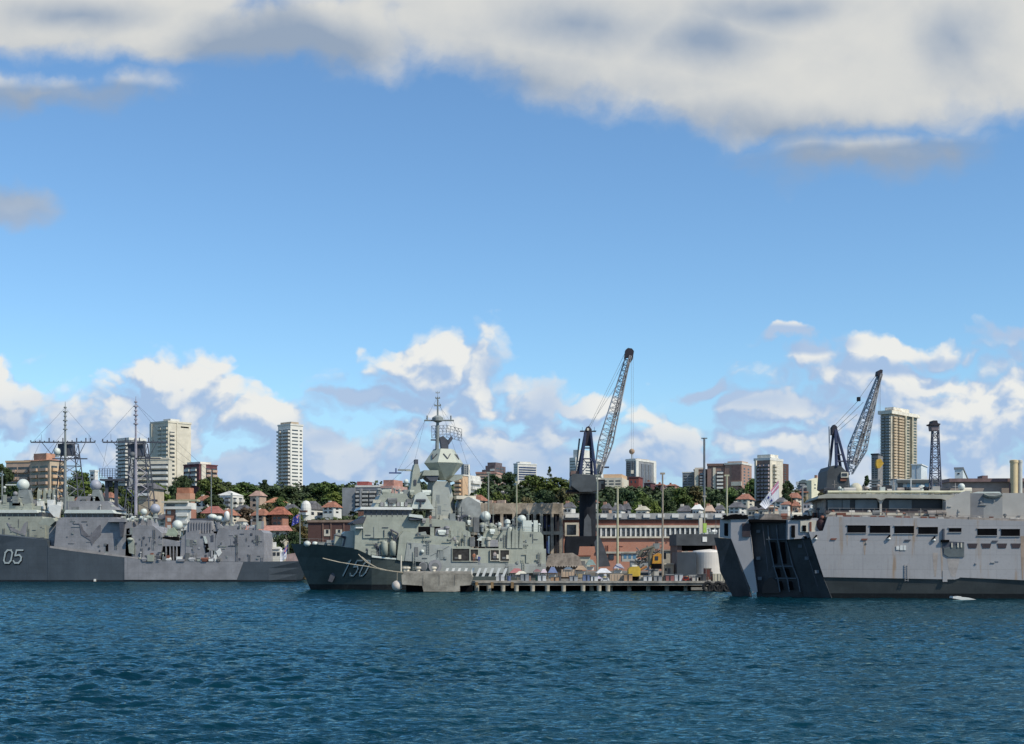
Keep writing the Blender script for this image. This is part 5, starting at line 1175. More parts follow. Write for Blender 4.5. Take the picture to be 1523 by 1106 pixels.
b = Bld('apartment_block_wing','grey balcony wing stretching right of the corner of the long grey block','building', 529,589,596,724, 519, 6, M('balcony_grey',(.22,.225,.25)), depth=12)
b.grid('L',[(.02,.12),(.18,.32),(.36,.50),(.54,.66),(.70,.98)],7,727,770,.5,'bal',bal=M('pale_balcony',(.42,.42,.40)),bout=1.6); b.parapet(offwh,h=.7); b.slab('drain_pier',greyr,.125,.17,726,775,1.8)
b.roofbox('penthouse', M('red_cladding',(.30,.08,.07)),.0,.28,715,None,.2,.8); b.roofbox('stair_house',offwh,.55,.7,719,None,.2,.6)
b = Bld('apartment_building','pink block with white balconies right behind the bridge of the green frigate','building', 566,584,606,722, 505, 20, M('dusty_pink',(.50,.31,.26)))
b.grid('L',[(.05,.9)],5,724,757,.45,'bal',bal=offwh,bout=1.5); b.roofbox('roof_tower',M('salmon',(.50,.25,.19)),.9,1.9,713,None,.1,.7); b.grid('R',[(.2,.4),(.6,.8)],5,726,755,.4)
b = Bld('office_tower','small grey office tower peeping right of the faceted radar tower','tower', 686,690,699,690, 900, 40, greyr); b.grid('R',[(.1,.3),(.45,.65)],5,692,708,.7,'win'); b.slab('white_pier',offwh,.68,.9,690,712,.4,face='R')
b = Bld('apartment_building','white and apricot terrace apartments beside the funnel of the green frigate','building', 676,688,713,707, 600, 25, apric)
b.grid('L',[(.1,.8)],4,710,736,.5,'bal',bal=apric,bout=1.6); b.slab('white_wall',offwh,.3,1.02,707,736,.5,face='R'); b.grid('R',[(.42,.95)],3,709,735,.4,'bal',bal=offwh,bout=1.6); b.parapet(offwh,h=.5)
b = Bld('apartment_building','low pink apartment block with rows of windows on the treed ridge','building', 708,738,748,704, 720, 12, pinkr); b.grid('L',[(.05,.45),(.52,.95)],2,707,716,.4); b.grid('R',[(.2,.8)],2,708,718,.4); b.parapet(M('salmon_roof',(.48,.27,.21)),h=1.0)
b = Bld('stepped_building','dusky brown stepped building on the ridge with a pale top storey','building', 722,736,752,692, 820, 25, M('dusky_brown',(.15,.115,.12),.8,.25,.3))
b.roofbox('upper_step',M('dusky_brown2',(.17,.13,.13)),.3,1.4,687,None,.1,.8); b.grid('R',[(.1,.4),(.5,.8)],4,694,712,.4); b.slab('white_panel',offwh,.5,.95,697,700,.4); b.slab('low_step',M('dusky_brown3',(.13,.11,.12)),-.35,.0,698,712,.3,8)
b = Bld('office_building','white and blue-banded office block on the treed ridge','office', 764,770,798,690, 800, 60, offwh); b.grid('R',[(.06,.96)],6,693,714,.42,'win',M('blue_band_glass',(.05,.08,.17),.15),.3); b.grid('L',[(.1,.9)],6,693,714,.4,'win'); b.roofbox('plant_room',offwh,.5,3.2,686,None,.15,.55); b.parapet(white,h=.6)
b = Bld('office_tower','white stepped tower directly behind the dark portal crane','tower', 847,856,905,680, 780, 45, offwh, depth=24); b.grid('R',[(.04,.3),(.36,.6),(.66,.95)],9,684,722,.4); b.grid('L',[(.1,.9)],9,684,722,.35); b.roofbox('upper_tower',offwh,.6,4.0,668,None,.1,.6)
b = Bld('apartment_building','low cream apartment terrace between the crane and the red brick house','building', 893,925,938,710, 700, 12, creamy); b.roofbox('plant_room',apric,.75,1.2,704); b.grid('L',[(.06,.3),(.4,.62),(.7,.94)],2,713,722,.4); b.slab('annex',creamy,-1.5,0,712,722,.2,8)
b = Bld('terrace_house','dark red brick house on the ridge below the grey tower','house', 935,950,956,710, 690, 15, M('deep_red_render',(.24,.065,.05))); b.parapet(maroon,h=.5); b.grid('L',[(.2,.35),(.6,.75)],1,713,720,.5)
b = Bld('apartment_tower','grey ribbed tower block with white frame and a ball antenna on its roof','tower', 931,945,975,685, 800, 35, greyr)
b.grid('R',[(.28,.42),(.46,.60),(.64,.78)],1,688,724,.96,'win',M('ribbed_glazing',(.16,.17,.19),.4),.3); b.slab('white_frame',offwh,.0,.12,683,726,.6,face='R'); b.slab('white_frame',offwh,.86,1.0,685,726,.6,face='R'); b.grid('L',[(.1,.45),(.55,.9)],12,687,722,.5)
b.parapet(offwh,h=1.2); b.roofbox('plant_room',tan,.9,2.2,681,None,.2,.7)
mb = MB(); mb.tube((-b.wl*.55,2,b.h),(-b.wl*.55,2,b.z(673)),.35,n=6); mb.build('antenna_pole',mast_g,b.r); MB().ball((-b.wl*.55,2,b.z(670.5)),1.7,12).build('antenna_ball',M('tan_ball',(.40,.26,.16)),b.r,True)
for i,(xl,xc,xr,yt,D,c) in enumerate(((958,968,975,718,640,maroon),(974,984,992,721,650,M('mauve_render',(.30,.20,.22))),(990,1004,1010,722,680,M('salmon2',(.44,.22,.16))))):
    b = Bld('terrace_house',['maroon terraced house at the tree line below the ribbed tower','mauve terraced house, second right of the ribbed tower','salmon roofed low house between the ribbed tower and the grey-cream flats'][i],'house',xl,xc,xr,yt,D,20,c); b.hip(tile_o if i else tile_d,yt-3,.4,.5); b.grid('L',[(.2,.45),(.6,.85)],1,yt+2,yt+7,.5); b.chimney(tile_o,.3,yt-5)
b = Bld('apartment_building','grey and cream flats at the left end of the brick apartment group','building', 1015,1032,1040,703, 760, 15, greyr); b.grid('L',[(.1,.4),(.5,.85)],6,706,730,.5); b.slab('cream_pier',creamy,.2,1.0,701,735,.5,face='R'); b.parapet(offwh,h=.6)
b = Bld('apartment_building','brown flats with zigzag balconies behind the tall lamp pole','building', 1032,1051,1056,699, 755, 12, brick_b); b.grid('L',[(.48,.92)],7,702,732,.45,'bal',bal=greyr,bout=1.6); b.slab('cream_pier',creamy,.06,.36,697,735,.6); b.parapet(brick_b,h=.6); b.roofbox('plant_room',creamy,.0,.7,694)
b = Bld('apartment_building','brown brick flats with five white balcony bands','building', 1052,1083,1092,692, 750, 10, brick_b); b.grid('L',[(.46,.76)],6,699,732,.5,'bal',bal=offwh,bout=1.6); b.slab('cream_pier',creamy,.27,.4,695,732,.4); b.slab('roof_band',M('band_brown',(.2,.12,.1)),-.02,1.02,689,692.5,.6)
b = Bld('apartment_building','large pinkish brick block with a blank dark panel and pale roof','building', 1078,1103,1118,690, 745, 28, brickmat('pink_brick',(.40,.22,.16),(.35,.19,.14))); b.slab('brown_panel',M('panel_brown',(.2,.125,.11)),.42,.95,692,714,.2); b.parapet(offwh,h=1.0); b.roofbox('roof_lantern',pinkr,.4,1.4,685); b.grid('R',[(.2,.35),(.6,.75)],6,694,722,.5); b.slab('base_band',creamy,.4,1.0,716,722,.8)
b = Bld('apartment_tower','cream and brown tower behind the streaming white ensign','apartment tower', 1122,1145,1164,684, 560, 38, M('dusk_brown_wall',(.24,.17,.14)))
b.slab('cream_pier',creamy,.10,.19,684,745,1.2); b.grid('L',[(.24,.42),(.50,.66),(.72,.98)],10,688,744,.5,'bal',bal=M('mauve_balcony',(.32,.26,.26)),bout=1.3); b.slab('cream_wall',creamy,.0,1.0,682,748,.15,face='R'); b.grid('R',[(.18,.5)],10,688,744,.36,'bal',bal=creamy,bout=1.4); b.grid('R',[(.56,.7)],10,688,744,.4,'win',out=.22)
b.roofbox('roof_tower',M('bright_cream',(.78,.72,.60)),1.0,1.55,675,None,.0,.8); b.roofbox('plant_room',offwh,.3,1.0,679,None,.1,.7); b.parapet(offwh,h=1.0)
b = Bld('apartment_building','red-brown slab standing right behind the cream and brown tower','building', 1160,1163,1173,689, 640, 40, brick_d); b.grid('R',[(.3,.6)],8,691,720,.4,'win')
b = Bld('house','tall cream gabled house standing high left of the second crane','house', 1200,1207,1227,714, 500, 35, M('lemon_cream',(.70,.66,.48),.8,.1,.3)); 
mbx = MB(); zz0=b.h-.02; mbx.add([(0,0,zz0),(0,b.wr,zz0),(-b.wl,b.wr,zz0),(-b.wl,0,zz0),(0,b.wr*.7,b.z(707)),(-b.wl,b.wr*.7,b.z(707))],[(0,1,4),(1,2,5,4),(2,3,5),(3,0,4,5)]); mbx.build('roof',M('lemon_cream',(.7,.66,.48)),b.r); b.grid('R',[(.2,.3)],2,718,728,.4); b.chimney(orange,.5,705)
b = Bld('house','low dark roofed house left of the tall cream gabled house','house', 1186,1195,1205,718, 520, 20, greyr); b.hip(M('dark_green_roof',(.06,.08,.075)),711,.6,.4); b.slab('white_wall',white,-.2,.2,716,721,.6); b.grid('L',[(.4,.7)],1,719,725,.5)
for i,(xl,xc,xr,yt,yr,D,w,rf,lab) in enumerate((
    (1162,1172,1180,750,744,400,offwh,tile_o,'first orange roofed terrace house left of the landing ship deckhouse'),
    (1178,1186,1190,752,745,405,pinkr,tile_o,'second orange roofed house beside the grey pole'),
    (1194,1206,1212,748,746,410,white,tile_d,'white flat terrace with a small chimney beside the deckhouse'),
    (1208,1220,1226,752,748,395,white,white,'white house with a round red emblem next to the deckhouse'),
    (1128,1143,1150,757,751,400,creamy,tile_d,'grey roofed cottage under the white ensign'),
    (1143,1153,1157,754,752,390,orange,creamy,'small cream fronted shop with an orange side under the ensign'),
    (1112,1124,1130,758,752,405,creamy,tile_d,'cream cottage left of the grey roofed one'),
    (1030,1040,1046,757,749,400,white,white,'white gabled boathouse over the workshop roof, right of centre'),
    (1008,1026,1030,760,751,400,greyr,tile_d,'wide dark grey roof above the workshop, left of the tall pole'),
    (1048,1058,1063,760,750,395,pinkr,pinkr,'pink gabled house above the right end of the workshop'),
    (1064,1074,1078,757,750,402,offwh,tile_d,'pale gabled house nearest the landing ship stern'),
    (895,906,910,756,748,400,pinkr,tile_d,'pinkish gabled house above the workshop roof beside the crane'),
    (910,924,930,758,749,395,offwh,tile_d,'white dormered house left of the cream pole'),
    (926,934,938,757,747,402,greyr,tile_d,'grey gabled house right of the cream pole'),
    (946,962,966,758,752,396,creamy,M('cream_roof',(.55,.5,.38)),'cream flat roofed pavilion before bright green trees'),
    (728,748,756,753,746,390,greyr,tile_d,'long grey terrace with four pink chimneys above the concrete arcade'),
    (757,772,780,757,752,385,tan,creamy,'tan house with a pale roof on the arcade, left of middle'),
    (788,804,812,757,752,386,tan,creamy,'tan house with a pale roof on the arcade, middle'),
    (818,832,838,756,749,388,creamy,tan,'cream gabled house on the arcade, left of the crane'),
    (838,850,856,754,746,392,offwh,tile_d,'dark gabled house directly left of the crane tower'),
    (690,712,722,755,750,385,creamy,creamy,'cream flat roof behind the funnel of the green frigate'))):
    b = Bld('terrace_house', lab, 'house', xl,xc,xr,yt,D,18,w,group=None); b.hip(rf,yr,.4,.45); b.grid('L',[(.15,.4),(.6,.85)],1,yt+2,yt+9,.5)
    b.chimney(orange if i%2 else creamy,.25,yr-2); 
    if i == 15:
        for f in (-.1,.55,.85): b.chimney(pinkr,f,743,1.1)
for i,(xl,xc,xr,yt,yr,D,w,rf,lab) in enumerate((
    (330,342,350,764,756,440,creamy,tile_o,'cream cottage with orange roof above the gun dome mast of frigate 05'),
    (352,362,370,756,750,470,offwh,tile_d,'white cottage with a slate roof above the brownish tree'),
    (378,390,398,764,756,440,pinkr,tile_o,'pink cottage with orange roof behind the pale pole'),
    (232,244,252,770,764,430,creamy,tile_d,'cream cottage left of the orange brick block'),
    (296,306,312,742,736,520,offwh,tile_o,'white house with orange roof right of the orange roof drum'),
    (150,162,170,738,731,470,creamy,tile_o,'cream house with orange roof behind the radar platform'),
    (126,138,146,742,735,500,offwh,tile_d,'white house with a slate roof above the grey radar ball'),
    (64,76,84,742,735,460,tan,tile_o,'tan house with orange roof behind the canvas covers'),
    (424,434,440,756,749,470,creamy,tile_d,'cream house left of the white villa'),
    (484,494,502,752,745,480,offwh,tile_o,'white house with orange roof right of the white villa'),
    (700,712,720,742,735,470,creamy,tile_o,'cream house with orange roof on the wooded slope beside the grey pole'),
    (742,750,756,736,730,520,offwh,tile_d,'white house half way up the wooded slope'),
    (866,876,884,744,738,470,offwh,tile_o,'white house with orange roof behind the crane column'),
    (1088,1098,1104,752,745,430,offwh,tile_d,'white house just left of the landing ship cabin roof'),
    (1174,1182,1188,738,731,470,creamy,tile_o,'cream house with orange roof half way up behind the grey pole'),
    (1100,1110,1116,740,733,480,creamy,tile_o,'cream house with orange roof among the trees left of the cream and brown tower'),
    (1150,1160,1168,744,738,450,offwh,tile_d,'white house with slate roof at the foot of the cream and brown tower'),
    (1190,1198,1204,730,724,500,tan,tile_o,'tan house below the low dark roofed house'))):
    b = Bld('terrace_house', lab, 'house', xl-4,xc+2,xr+6,yt+2,D,22,w); b.hip(rf,yr,.5,.45); b.grid('L',[(.15,.4),(.6,.85)],2,yt+2,yt+12,.5); b.grid('R',[(.3,.6)],2,yt+2,yt+12,.5); b.chimney(creamy,.3,yr-1)
# big tower right of second crane
mot = M('mottled_render',(.52,.47,.38),.8,.2,.2)
b = Bld('apartment_tower','huge mottled apartment tower right of the second crane','apartment tower', 1310,1325,1364,615, 620, 42, mot)
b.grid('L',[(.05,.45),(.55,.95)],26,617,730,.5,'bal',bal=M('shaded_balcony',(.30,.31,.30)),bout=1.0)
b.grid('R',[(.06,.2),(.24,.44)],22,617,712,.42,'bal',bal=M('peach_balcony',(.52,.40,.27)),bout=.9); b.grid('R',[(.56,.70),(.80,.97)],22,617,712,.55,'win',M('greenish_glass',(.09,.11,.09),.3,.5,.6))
for f in (.46,.72): b.slab('wall_fin',M('fin_cream',(.52,.46,.33)),f,f+.05,615,712,1.2,face='R')
b.slab('podium',greyr,.0,1.2,712,732,3,face='R'); b.parapet(M('bright_cream',(.78,.72,.60)),h=1.6,o=1.0); b.roofbox('plant_room',M('bright_cream',(.78,.72,.60)),1.2,2.6,604,None,.0,.6); b.roofbox('lift_house',tan,.4,1.0,608,None,.1,.4)
b = Bld('apartment_block','shorter grey tower with curved lower balconies left of the huge mottled one','apartment tower', 1296,1306,1313,676, 600, 30, M('grey_brown',(.25,.235,.225))); b.grid('L',[(.1,.4),(.55,.9)],10,680,712,.5,'win'); b.parapet(steel_d,h=.6)
for i in range(5): b.slab('curved_balcony',M('pale_balcony2',(.40,.38,.34)),-.15+.03*i,1.5-.03*i,713.5+i*4,716+i*4,2.0)
b = Bld('roof_unit_building','white cubic building left of the lattice tower','building', 1356,1370,1379,691, 420, 25, M('bluish_white',(.62,.66,.66),.7,.05)); b.slab('panel_joint',greyr,.48,.52,692,712,.08); b.parapet(white,h=.3)
b = Bld('roof_unit_building','small white cubic building right of the lattice tower','building', 1420,1432,1441,697, 420, 20, M('bluish_white',(.62,.66,.66),.7,.05)); b.slab('vent',steel_d,.35,.6,703,705,.1); b.parapet(greyr,h=.5)
b = Bld('office_building','long low white office with blue glass behind the deckhouse','office', 1334,1408,1414,712, 380, 5, offwh, depth=10)
for f in (.02,.2,.38,.56,.74,.88): b.slab('window',M('blue_glass2',(.25,.45,.55),.15,.2) if f in (.2,.38,.56,.74) else glass,f,f+.10,718,724,.08)
b.slab('dark_eave',M('eave_dark',(.09,.10,.10)),-.01,1.0,713.5,718,.9); b.slab('dark_hedge_strip',black,-.01,1.0,724.5,729,.6)
b = Bld('storehouse','brown storehouse with a low vent on its roof at the far right','warehouse', 1411,1415,1600,713, 345, 60, M('taupe_wall',(.30,.25,.215),.8,.12,.3), depth=60)
b = Bld('storehouse_gable','taupe storehouse front running right behind the grey screens','warehouse', 1413,1620,1640,716, 335, 3, M('taupe_wall',(.30,.25,.215),.8,.12,.3), depth=14)
b.slab('eave',M('mauve_eave',(.20,.13,.125)),-.01,1.0,711,716,.8,8); b.roofbox('roof_vent',M('mauve_eave',(.2,.13,.125)),.245,.285,706,None,.1,.4)
F = Fr(1510, 333)
for x, w, c, lab in ((1508,5.5,M('chimney_yellow',(.66,.52,.30),.6,.06),'yellow cream flue pipe at the far right edge'),(1517,3.4,M('chimney_grey',(.52,.52,.47),.6,.06),'pale grey flue pipe right of the yellow one')):
    rt = thing('flue_pipe', lab, 'chimney', (F.O.x+F.a(x,0), 333, 2)); k = F.t(x)/FP; h = F.z(x,684.5,0)-2
    MB().tube((0,0,0),(0,0,h),w*k,n=18).build('pipe',c,rt,False); MB().lathe((0,0,h),[(w*k*1.12,-.6),(w*k*1.12,0),(w*k*.8,.15)],16).build('collar',c,rt); MB().box(-w*k*1.2,-.3,0,-w*k*1.02,.3,h*.8).build('bracket',M('mauve_eave',(.2,.13,.125)),rt)
# ---------------------------------------------------------------- workshop and arcade on the dock
def workshop():
    F = Fr(980, 318, 0, 2.9); r = F.root('workshop', 'long red brick workshop with a white-framed window band and grey roof', 'workshop')
    B = lambda *a: pbx(F, r, *a)
    B('wall', brick_r, 838, 790, 1110, 852, 0, 26); B('upper_wall', M('upper_brick',(.27,.11,.08),.85,.2,.4), 838, 772, 1110, 783, -.15, 26)
    B('wall_band', brick_r, 838, 782.8, 1110, 790, .1, 26)
    B('string_course', M('cream_trim',(.62,.56,.45)), 886, 781, 1110, 784.5, -.5, 0)
    B('sill_course', M('cream_trim',(.62,.56,.45)), 886, 797.5, 1080, 800, -.5, 0)
    g = M('workshop_glass',(.13,.14,.15),.2,.5,.8)
    p0 = None
    for i in range(29):
        x = 888+i*7.35
        if x > 1085: break
        B('window', g, x, 784.6, x+4.8, 797.4, -.1, .1); B('mullion', white, x+4.8, 784.4, x+7.3, 797.5, -.35, .1)
    B('side_window', M('cream_trim',(.62,.56,.45)), 840, 777, 861, 797, -.35, 0); B('side_glazing', glass, 843.5, 780, 857, 795, -.42, -.3)
    part(F, r, 'roof', M('zinc_roof',(.36,.36,.35),.6,.2,.4), [(836,772.5),(838,763),(1108,763),(1112,772.5)], 0, 20)
    B('gutter', steel_d, 836, 771.5, 1112, 773.3, -.6, .1)
    for i, x in enumerate([841,851]+[893+21.3*k for k in range(9)]): B('skylight', white, x, 764.5, x+10, 769.5, -.3, .3)
    B('ground_floor_band', M('pale_plinth',(.45,.42,.36)), 886, 820, 1110, 823, -.3, 0)
    for x in (905,926,990,1003): B('ground_window', glass, x, 824, x+8, 832, -.15, .05)
    F2 = Fr(770, 305, 0, 2.9); r = F2.root('arcade', 'gutted concrete framed building with tall dark openings behind the hangar', 'building')
    cc = M('arcade_concrete',(.44,.36,.27),.9,.35,.4)
    pbx(F2, r, 'interior', M('interior_dark',(.03,.028,.035)), 702, 765, 836, 835, 2.5, 14)
    pbx(F2, r, 'roof_beam', cc, 690, 748, 838, 764, 0, 14); pbx(F2, r, 'floor_beam', cc, 690, 790, 838, 795, 0, 2.5); pbx(F2, r, 'back_wall', cc, 690, 764, 838, 766, 2, 14)
    for i, x in enumerate((700,722,744,762,783,793,803,819,832)): pbx(F2, r, 'column', cc, x, 764, x+4.5, 835, -.15, 1)
    for i, x in enumerate((710,733,752,770,790,812,826)): pbx(F2, r, 'slim_column', M('mauve_concrete',(.26,.21,.18),.9,.3), x, 764, x+1.8, 833, .8, 1.6)
    for x in (706,728,748,809,825): pbx(F2, r, 'blue_panel', M('blue_plastic',(.05,.06,.16)), x, 768, x+3, 785, 1.6, 2.2); 
    pbx(F2, r, 'hanging_cloth', white, 815, 797, 817.5, 823, -.4, -.2); pbx(F2, r, 'hanging_cloth', M('blue_cloth',(.06,.08,.28)), 813, 805, 815, 822, -.4, -.2)
    for x, c in ((757,'y'),(769,'y'),(791,0),(801,0),(825,0)): dome(F2, r, x+5, 749.5, 4, 1, M('lemon_dome',(.66,.64,.36)) if c == 'y' else white, 0, 'roof_cowl', .5)
    wallfit(F, bpy.data.objects['workshop'], 24, 888, 801, 1060, 818, 0, [M('upper_brick',(.2,.09,.07)), concr, deck_g, brick_r], 97)
    wallfit(F2, bpy.data.objects['arcade'], 30, 700, 768, 834, 830, .6, [cc, concr, deck_g, M('blue_plastic',(.05,.06,.16))], 98)
    F3 = Fr(840, 275); r = F3.root('canopy_shed', 'long low shed with a scalloped tan roof left of the dark crane', 'shed')
    part(F3, r, 'roof', M('tan_roof',(.33,.28,.235),.9,.3,.8), [(811,841),(815,827),(822,823),(852,822),(862,828),(866,841)], 0, 8)
    for i in range(14): part(F3, r, 'scallop', M('tan_scallop',(.4,.35,.3)), [(811+i*3.9,841),(812.9+i*3.9,843.6),(814.8+i*3.9,841)], -.1, .1)
    pbx(F3, r, 'wall', M('dim_wall',(.12,.09,.075)), 812, 841, 866, 858, .6, 7)
workshop()
# ---------------------------------------------------------------- portal cranes
def lattice(F, root, name, mat, p0, p1, w0, w1, b, n, rc=.16, rd=.09, wm=None):
    """tapered four-chord boom from p0 to p1 (pixels), half-widths in pixels"""
    A = Vector(F.P(*p0, b)); B_ = Vector(F.P(*p1, b)); k = F.t(p0[0], b)/FP; d = (B_-A).normalized(); x = Vector((d.z, 0, -d.x)).normalized()
    L = []
    for i in range(n+1):
        f = i/n; w = (w0+(w1-w0)*f) if wm is None else (w0+(wm-w0)*f*4 if f < .25 else wm+(w1-wm)*(f-.25)/.75)
        c = A.lerp(B_, f); w *= k; L.append([c+x*w*s+Vector((0, w*.8*t, 0)) for s, t in ((-1,-1),(1,-1),(1,1),(-1,1))])
    mb = MB()
    for i in range(n):
        for q in range(4):
            mb.tube(L[i][q], L[i+1][q], rc, n=5); mb.tube(L[i+1][q], L[i+1][(q+1) % 4], rd, n=4)
            if (i+q) % 2: mb.tube(L[i][q], L[i+1][(q+1) % 4], rd, n=4)
            else: mb.tube(L[i][(q+1) % 4], L[i+1][q], rd, n=4)
    o = mb.build(name, mat, root); return o
jibm = M('jib_galvanised',(.40,.43,.46),.6,.25,.8); jibm2 = M('jib_weathered',(.33,.31,.30),.7,.4,.6); crane_d = M('crane_slate',(.018,.02,.025),.7,.25,.4,spec=.15); crane_b = M('crane_blue_steel',(.03,.04,.085),.5,.2)
def crane1():
    F = Fr(873, 290, 0, 2.9); r = F.root('portal_crane', 'tall dark portal crane with a steep lattice jib left of centre', 'crane'); B = lambda *a: pbx(F, r, *a)
    part(F, r, 'portal_leg', crane_d, [(841,812),(843,797),(892,797),(893,812),(862,812),(858,842),(842,842)], 0, 8)
    part(F, r, 'portal_leg', M('leg_slate',(.075,.08,.09)), [(889,843),(884,806),(891,796),(898,812),(908,842)], -2, -1)
    a, b, _ = F.P(874, 800, 4); k = F.t(874, 4)/FP; MB().tube((a,4,F.z(874,800,4)),(a,4,F.z(874,708,4)),12.5*k,12.5*k,20).build('tower_column', crane_d, r)
    part(F, r, 'hatch', M('hatch_slate',(.10,.105,.11)), [(868,797),(869,772),(874,764),(879,772),(880,797)], 4-13.2*k, 4-12.2*k)
    part(F, r, 'machinery_house', M('house_slate',(.08,.088,.092),.6,.2,.4), [(850,706),(852,704),(886,706),(887,716),(894,716),(894,728),(880,731),(862,731),(850,722)], -1, 10)
    B('cab', crane_d, 889, 713, 900, 726, 0, 3); B('cab_window', glass, 891, 715, 898, 720, -.1, .1); B('slew_platform', crane_d, 843, 728, 862, 731.5, 0, 8); MB().lathe((a,4,F.z(874,734,4)),[(14*k,0),(15*k,.6),(15*k,1.0),(12*k,1.3)],20).build('slew_ring', M('ring_grey',(.17,.18,.185)), r)
    B('counterweight', M('rusty_box',(.20,.13,.11),.8,.3,.6), 849, 700, 866, 706, 1, 8)
    # A-frame: four legs to the apex
    mb = MB(); ap = F.P(874.5,640,4)
    for x, bb in ((863,0),(886,0),(859,8),(880,8)): mb.tube(F.P(x,706,bb), (ap[0]+(.5 if x > 870 else -.5), ap[1]+(bb-4)*.15, ap[2]), .34, .26, 6)
    for y in (682,666): 
        f = (706-y)/66.; mb.tube(F.P(863+11.5*f,y,f*4), F.P(886-11.5*f,y,f*4), .16, n=5); mb.tube(F.P(859+15*f,y,8-4*f), F.P(880-5*f,y,8-4*f), .16, n=5)
    mb.tube(F.P(863,706,0), F.P(881,682,1), .12, n=4); mb.tube(F.P(886,706,0), F.P(867,682,1), .12, n=4); mb.build('a_frame', crane_b, r)
    part(F, r, 'apex_head', M('apex_dark',(.03,.025,.035)), [(868,656),(869,642),(872,635),(876,633),(880,638),(882,656),(878,662),(871,662)], 3, 5.2)
    mb = MB()
    for x in (866,884): mb.box(F.a(x-3,3), 3, F.z(x,641,3), F.a(x+3,3), 5, F.z(x,640,3)); mb.tube(F.P(x,640,3),F.P(x,635,3),.05,n=4)
    mb.build('service_platform', crane_b, r); B('apex_sheave', creamy, 873, 636.5, 876, 640, 2.8, 3.1)
    MB().tube(F.P(856,706,6), F.P(862,652,6), .2, n=5).build('ladder_post', mast_g, r)
    lattice(F, r, 'jib', jibm, (889,704), (935,527), 4.5, 3.2, 4, 22, .13, .075, 10.5)
    mb = MB(); lattice(F, r, 'jib_edge', jibm2, (893,704), (937.5,529), 2, 1.4, 2.6, 26, .14, .09)
    part(F, r, 'jib_head', M('apex_dark',(.03,.025,.035)), [(929,532),(930.5,520),(934,517),(940,518),(943,522),(941,534),(937,540),(935,530)], 3, 5)
    mb = MB()
    for q in ((875,636,931,522),(877,638,934,524),(872,640,926,560)): mb.tube(F.P(q[0],q[1],4), F.P(q[2],q[3],4), .045, n=4)
    mb.build('luffing_cable', mast_g, r)
    mb = MB()
    for x in (939,941.8): mb.tube(F.P(x,530,4), F.P(x,700,4), .035, n=4)
    mb.build('hoist_cable', M('cable_pale',(.3,.33,.36)), r); B('hook_block', creamy, 938.5, 699, 942.5, 704, 3.6, 4.4)
    B('jib_foot', creamy, 886, 690, 894, 708, 3, 5); B('jib_walkway', crane_b, 893, 693.5, 906, 695.3, 3.5, 5)
crane1()
def crane2():
    F = Fr(1250, 290, 0, 2.9); r = F.root('portal_crane', 'second dark crane with a fat lattice jib and yellow hook rising behind the landing ship', 'crane'); B = lambda *a: pbx(F, r, *a)
    part(F, r, 'machinery_house', M('house_charcoal',(.06,.065,.07),.6,.2,.4), [(1229,726),(1231,700),(1235,693),(1246,691),(1252,694),(1262,704),(1265,728),(1240,731)], 0, 9)
    B('tower_column', crane_d, 1238, 728, 1262, 840, 1, 8)
    B('operator_cab', creamy, 1251, 702, 1262, 710, -.5, 2); B('cab_window', glass, 1252.5, 703.5, 1260, 707.5, -.6, -.4); B('drive_box', rustr, 1250, 710, 1259, 715, -.3, 2)
    mb = MB(); ap = F.P(1241.5,634,4)
    for x, y, bb in ((1244,694,0),(1262,706,0),(1233,698,8),(1250,694,8)): mb.tube(F.P(x,y,bb), (ap[0], ap[1]+(bb-4)*.12, ap[2]), .33, .28, 6)
    mb.tube(F.P(1244,676,1), F.P(1252,676,1), .16, n=5); mb.tube(F.P(1243,658,1.5), F.P(1247.5,658,1.5), .14, n=5); mb.tube(F.P(1244,686,1), F.P(1268,685,1), .16, n=5); mb.build('a_frame', crane_b, r)
    MB().tube(F.P(1234,700,5), F.P(1233,634,5), .12, n=5).build('ladder_post', M('cable_pale',(.3,.33,.36)), r)
    part(F, r, 'apex_head', M('apex_dark',(.03,.025,.035)), [(1238,646),(1238,635),(1241,631),(1245,634),(1246,646)], 3, 5)
    lattice(F, r, 'jib', jibm, (1264,704), (1308.5,556), 3.5, 2.2, 4, 20, .14, .10, 12)
    lattice(F, r, 'jib_edge', jibm2, (1270,690), (1311,556), 2.6, 1.2, 2.4, 22, .15, .10)
    part(F, r, 'jib_head', M('apex_dark',(.03,.025,.035)), [(1305,557),(1306,551),(1310,549),(1313,550),(1312,560),(1309,562)], 3, 5)
    mb = MB()
    for q in ((1242,632,1278,594),(1245,636,1284,598),(1278,592,1307,552),(1245,642,1275,616)): mb.tube(F.P(q[0],q[1],4), F.P(q[2],q[3],4), .06, n=4)
    mb.build('luffing_cable', mast_g, r); B('pulley_block', crane_d, 1275.5, 590, 1280, 596, 3.6, 4.4)
    mb = MB()
    for x in (1307.5,1309.5): mb.tube(F.P(x,560,4), F.P(x,685,4), .035, n=4)
    mb.build('hoist_cable', M('cable_pale',(.3,.33,.36)), r)
    part(F, r, 'hook_block', M('hook_yellow',(.66,.40,.05)), [(1303,690),(1304,684),(1308,682),(1310,682),(1314.5,689),(1309,696),(1305,696)], 3.4, 4.6)
crane2()
